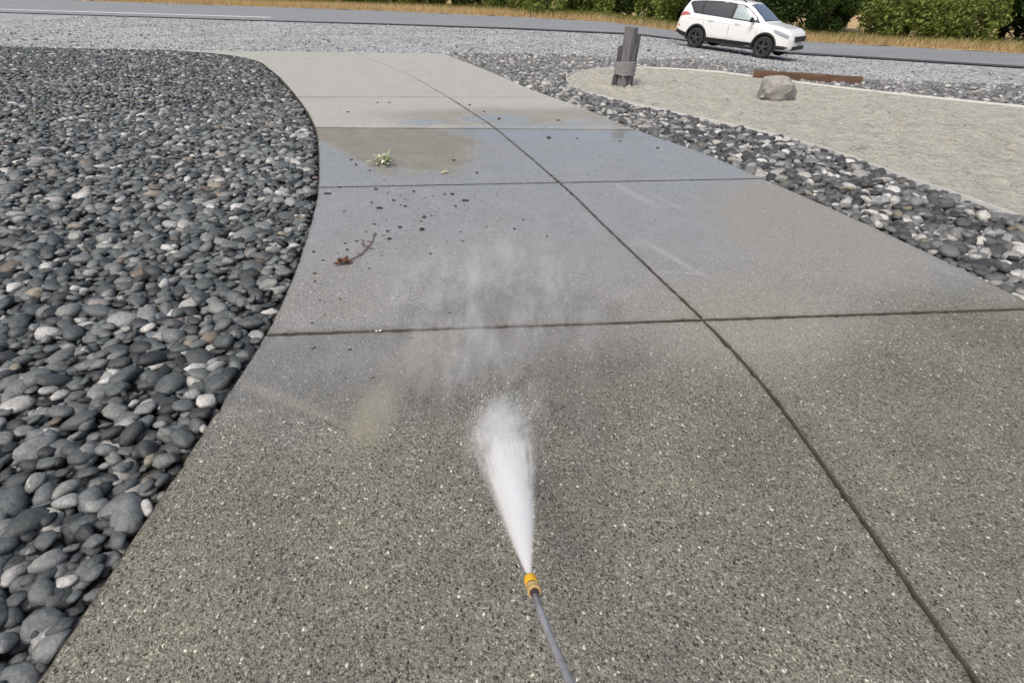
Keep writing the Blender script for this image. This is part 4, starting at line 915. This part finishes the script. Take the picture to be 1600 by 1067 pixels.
turned('coupler', [(.0085, -.044), (.0125, -.043), (.0132, -.040), (.0122, -.038), (.0122, -.034), (.0135, -.032), (.0135, -.030), (.011, -.0285)], brass, .004)
turned('ferrule', [(.0064, -.050), (.0082, -.049), (.0085, -.045), (.0074, -.0442)], rub, .004)
grip = [p-tipP for p in (Vector((.15, -.18, 1.18)), Vector((.158, -.26, 1.175)), Vector((.17, -.4, 1.16)))]
V, F = tube(grip, .02, 14); link('grip_sleeve', mesh_py('grip', V, F), rub, wand, smooth=True)

tip = lp[0]+ax*.008; hit = Vector((-.055, 1.84, .0)); jd = hit-tip; JL = jd.length
zx = jd.normalized(); xx_ = (Vector((1, 0, 0))-zx*zx.x).normalized(); yx = zx.cross(xx_)
jq = Matrix(((xx_.x, yx.x, zx.x), (xx_.y, yx.y, zx.y), (xx_.z, yx.z, zx.z))).to_quaternion()
spray = tag(empty('water_spray', (hit.x, hit.y, 0)), 'white fan of water bursting from the nozzle onto the driveway', 'water spray')
def vol(name, dens_fn, color=(.995, .997, 1.0), step=.25, aniso=.0):
    m = NT(name); pv = m.n('ShaderNodeVolumePrincipled'); pv.inputs['Color'].default_value = (*color, 1); pv.inputs['Anisotropy'].default_value = aniso
    m.l(dens_fn(m), pv.inputs['Density']); m.t.links.new(pv.outputs[0], m.out.inputs['Volume']); m.m.cycles.volume_step_rate = step; return m.m
RX = .195
def d_jet(m):
    o = m.sep(m.obj()); t = m.math('DIVIDE', o[2], JL)
    R_ = m.math('ADD', m.math('MULTIPLY', m.math('POWER', m.math('MAXIMUM', t, 0.0), .85), RX), .0035)
    xn = m.math('DIVIDE', o[0], R_); yn = m.math('DIVIDE', o[1], m.math('MULTIPLY', R_, .5))
    nz = m.noise(m.comb(m.math('MULTIPLY', xn, 2.2), m.math('MULTIPLY', yn, 1.2), m.math('MULTIPLY', t, 7.0)), 1.0, 5, .62)
    nz2 = m.noise(m.comb(m.math('MULTIPLY', xn, 7.0), m.math('MULTIPLY', yn, 3.0), m.math('MULTIPLY', t, 6.0)), 1.0, 5, .7)
    rr = m.math('SQRT', m.math('ADD', m.math('POWER', xn, 2.0), m.math('POWER', yn, 2.0)))
    rr = m.math('ADD', rr, m.math('MULTIPLY', m.math('SUBTRACT', nz, .5), m.fmix(m.ss(t, .1, .9), .35, 1.5)))
    fall = m.math('POWER', m.ss(rr, 1.0, 0.0), 1.5)
    strk = m.noise(m.comb(m.math('MULTIPLY', xn, 9.0), m.math('MULTIPLY', yn, 4.0), m.math('MULTIPLY', t, 2.2)), 1.0, 4, .65)
    fall = m.math('MULTIPLY', fall, m.fmix(m.ss(t, .1, .6), 1.0, m.ss(strk, .36, .66, .12, 1.35)))
    lo = m.fmix(m.ss(t, .3, .95), .0, .56)
    brk = m.ss(nz2, lo, m.math('ADD', lo, .25))
    brk = m.fmix(m.ss(t, .2, .7), 1.0, brk)
    d = m.math('MULTIPLY', m.math('MULTIPLY', fall, brk), m.math('DIVIDE', m.fmix(m.ss(t, .2, .95), 8.5, 2.8), R_))
    return m.math('MULTIPLY', d, m.ss(m.math('ADD', t, m.math('MULTIPLY', m.math('SUBTRACT', nz2, .5), .45)), 1.0, .70))
V, F = [], []; n = 20; rows = 14
for j in range(rows+1):
    t = -.002+1.05*j/rows; R_ = (.0065+RX*max(t, 0)**.85*1.18)
    for k in range(n):
        a = 2*math.pi*k/n; V.append((R_*math.cos(a), R_*.62*math.sin(a), t*JL))
for j in range(rows):
    for k in range(n): F.append((j*n+k, j*n+(k+1) % n, (j+1)*n+(k+1) % n, (j+1)*n+k))
F += [tuple(range(n))[::-1], tuple(rows*n+k for k in range(n))]
jet = link('jet', mesh_py('jet', V, F), vol('aerated_water', d_jet, step=.12), spray)
jet.matrix_parent_inverse = spray.matrix_world.inverted(); spray_loc = Vector((hit.x, hit.y, 0))
jet.matrix_parent_inverse = Matrix.Identity(4); jet.location = tip-spray_loc; jet.rotation_mode = 'QUATERNION'; jet.rotation_quaternion = jq

def lump(name, c, rad, mat, parent, seed, sub=3, flat=True):
    V, Fi = ico(sub); rg = np.random.default_rng(seed); d = V.copy(); rr = np.ones(len(d))
    for _ in range(6): rr *= 1+.09*np.sin(d@rg.normal(size=3)*2.4+rg.uniform(0, 6))
    P = d*rr[:, None]*rad
    if flat: P[:, 2] = np.maximum(P[:, 2], .006-c[2])
    o = link(name, mesh_np(name, P, Fi), mat, parent, smooth=True); o.location = Vector(c)-(parent.location if parent else Vector((0, 0, 0))); return o
def d_burst(m):
    o = m.vm('SUBTRACT', m.obj(), (0, -.16, -.05)); r_ = m.vm('LENGTH', m.vm('MULTIPLY', o, (1.1, .6, 1.15)), out=1); dn = m.vm('NORMALIZE', o)
    sx = m.sep(dn); nz = m.noise(m.comb(m.math('MULTIPLY', sx[0], 6.5), m.math('ADD', m.math('MULTIPLY', sx[1], 5.0), m.math('MULTIPLY', r_, 4.0)), m.math('MULTIPLY', sx[2], 7.5)), 1.0, 6, .72)
    nf = m.noise(o, 15, 6, .72, .3)
    nz = m.math('ADD', m.math('MULTIPLY', nz, .5), m.math('MULTIPLY', nf, .5))
    fw = m.ss(sx[1], -.95, .3, .15, 1.0)
    lo = m.ss(r_, .0, .42, .30, .68)
    d = m.math('MULTIPLY', m.ss(nz, lo, m.math('ADD', lo, .22)), m.math('EXPONENT', m.math('MULTIPLY', r_, -7.0)))
    return m.math('MULTIPLY', m.math('MULTIPLY', m.math('MULTIPLY', d, fw), m.ss(r_, .40, .12)), 21.0)
lump('splash', (-.04, 1.83, .05), (.36, .62, .36), vol('splash_mist', d_burst, step=.2), spray, 4)
def d_mist(m):
    p = m.pos(); o = m.obj(); v = m.vm('DIVIDE', o, (1.08, 1.6, .38)); r_ = m.vm('LENGTH', v, out=1)
    nz = m.noise(m.vm('MULTIPLY', p, (6.0, 2.9, 4.2)), 1.0, 6, .70, .2)
    fall = m.ss(m.math('ADD', r_, m.math('MULTIPLY', m.math('SUBTRACT', nz, .5), .5)), 1.0, .15)
    return m.math('MULTIPLY', m.math('MULTIPLY', fall, m.ss(nz, .46, .74)), 2.6)
mist = lump('mist', (-.14, 2.65, .08), (1.15, 1.65, .42), vol('drifting_mist', d_mist, step=.3), None, 8)
tag(mist, 'thin grey mist drifting over the slabs beyond the water spray', 'mist', kind='stuff')

# droplets flung from the jet and the splash
rg = np.random.default_rng(21); N = 1500; Vd, Fd = ICO1; t = rg.uniform(0, 1, N)**.6
Rm = jq.to_matrix(); ang = rg.uniform(0, 6.28, N); rad = np.sqrt(rg.uniform(1.2, 1.8, N)); R_ = .003+RX*t**.85
L_ = np.stack([R_*rad*np.cos(ang), R_*rad*.5*np.sin(ang), t*JL*1.0], 1); Wp = L_@np.array(Rm).T+np.array(tip)
vel = Wp-np.array(tip)+rg.normal(0, .04, (N, 3)); N2 = 5200
th = rg.normal(0, .55, N2); el = np.abs(rg.normal(.45, .32, N2)); rr = rg.gamma(1.6, .075, N2); dirv = np.stack([np.sin(th)*np.cos(el), np.cos(th)*np.cos(el), np.sin(el)], 1)
W2 = np.array([-.05, 1.72, .01])+rg.normal(0, .035, (N2, 3))*[1.6, 1.6, .1]+dirv*rr[:, None]; W2[:, 2] = np.abs(W2[:, 2]-rr**2*.6)+.004
Wp = np.concatenate([Wp, W2]); vel = np.concatenate([vel, dirv]); vel /= np.linalg.norm(vel, axis=1)[:, None]+1e-9; N = len(Wp)
ok = Wp[:, 2] > .003; Wp, vel = Wp[ok], vel[ok]; N = len(Wp)
s = rg.lognormal(math.log(.00055), .45, N); st = rg.uniform(1.5, 6, N)
base = Vd[None]*s[:, None, None]; along = (base*vel[:, None, :]).sum(2, keepdims=True); V = base+along*vel[:, None, :]*(st-1)[:, None, None]+Wp[:, None, :]-np.array([hit.x, hit.y, 0])
F = Fd[None]+(np.arange(N)*len(Vd))[:, None, None]
wd_ = NT('white_water_drops'); wd_.bsdf((.86, .88, .90), .15, Transmission_Weight=.35, IOR=1.33)
o = link('droplets', mesh_np('droplets', V.reshape(-1, 3), F.reshape(-1, 3)), wd_.m, spray, smooth=True); o['kind'] = 'stuff'
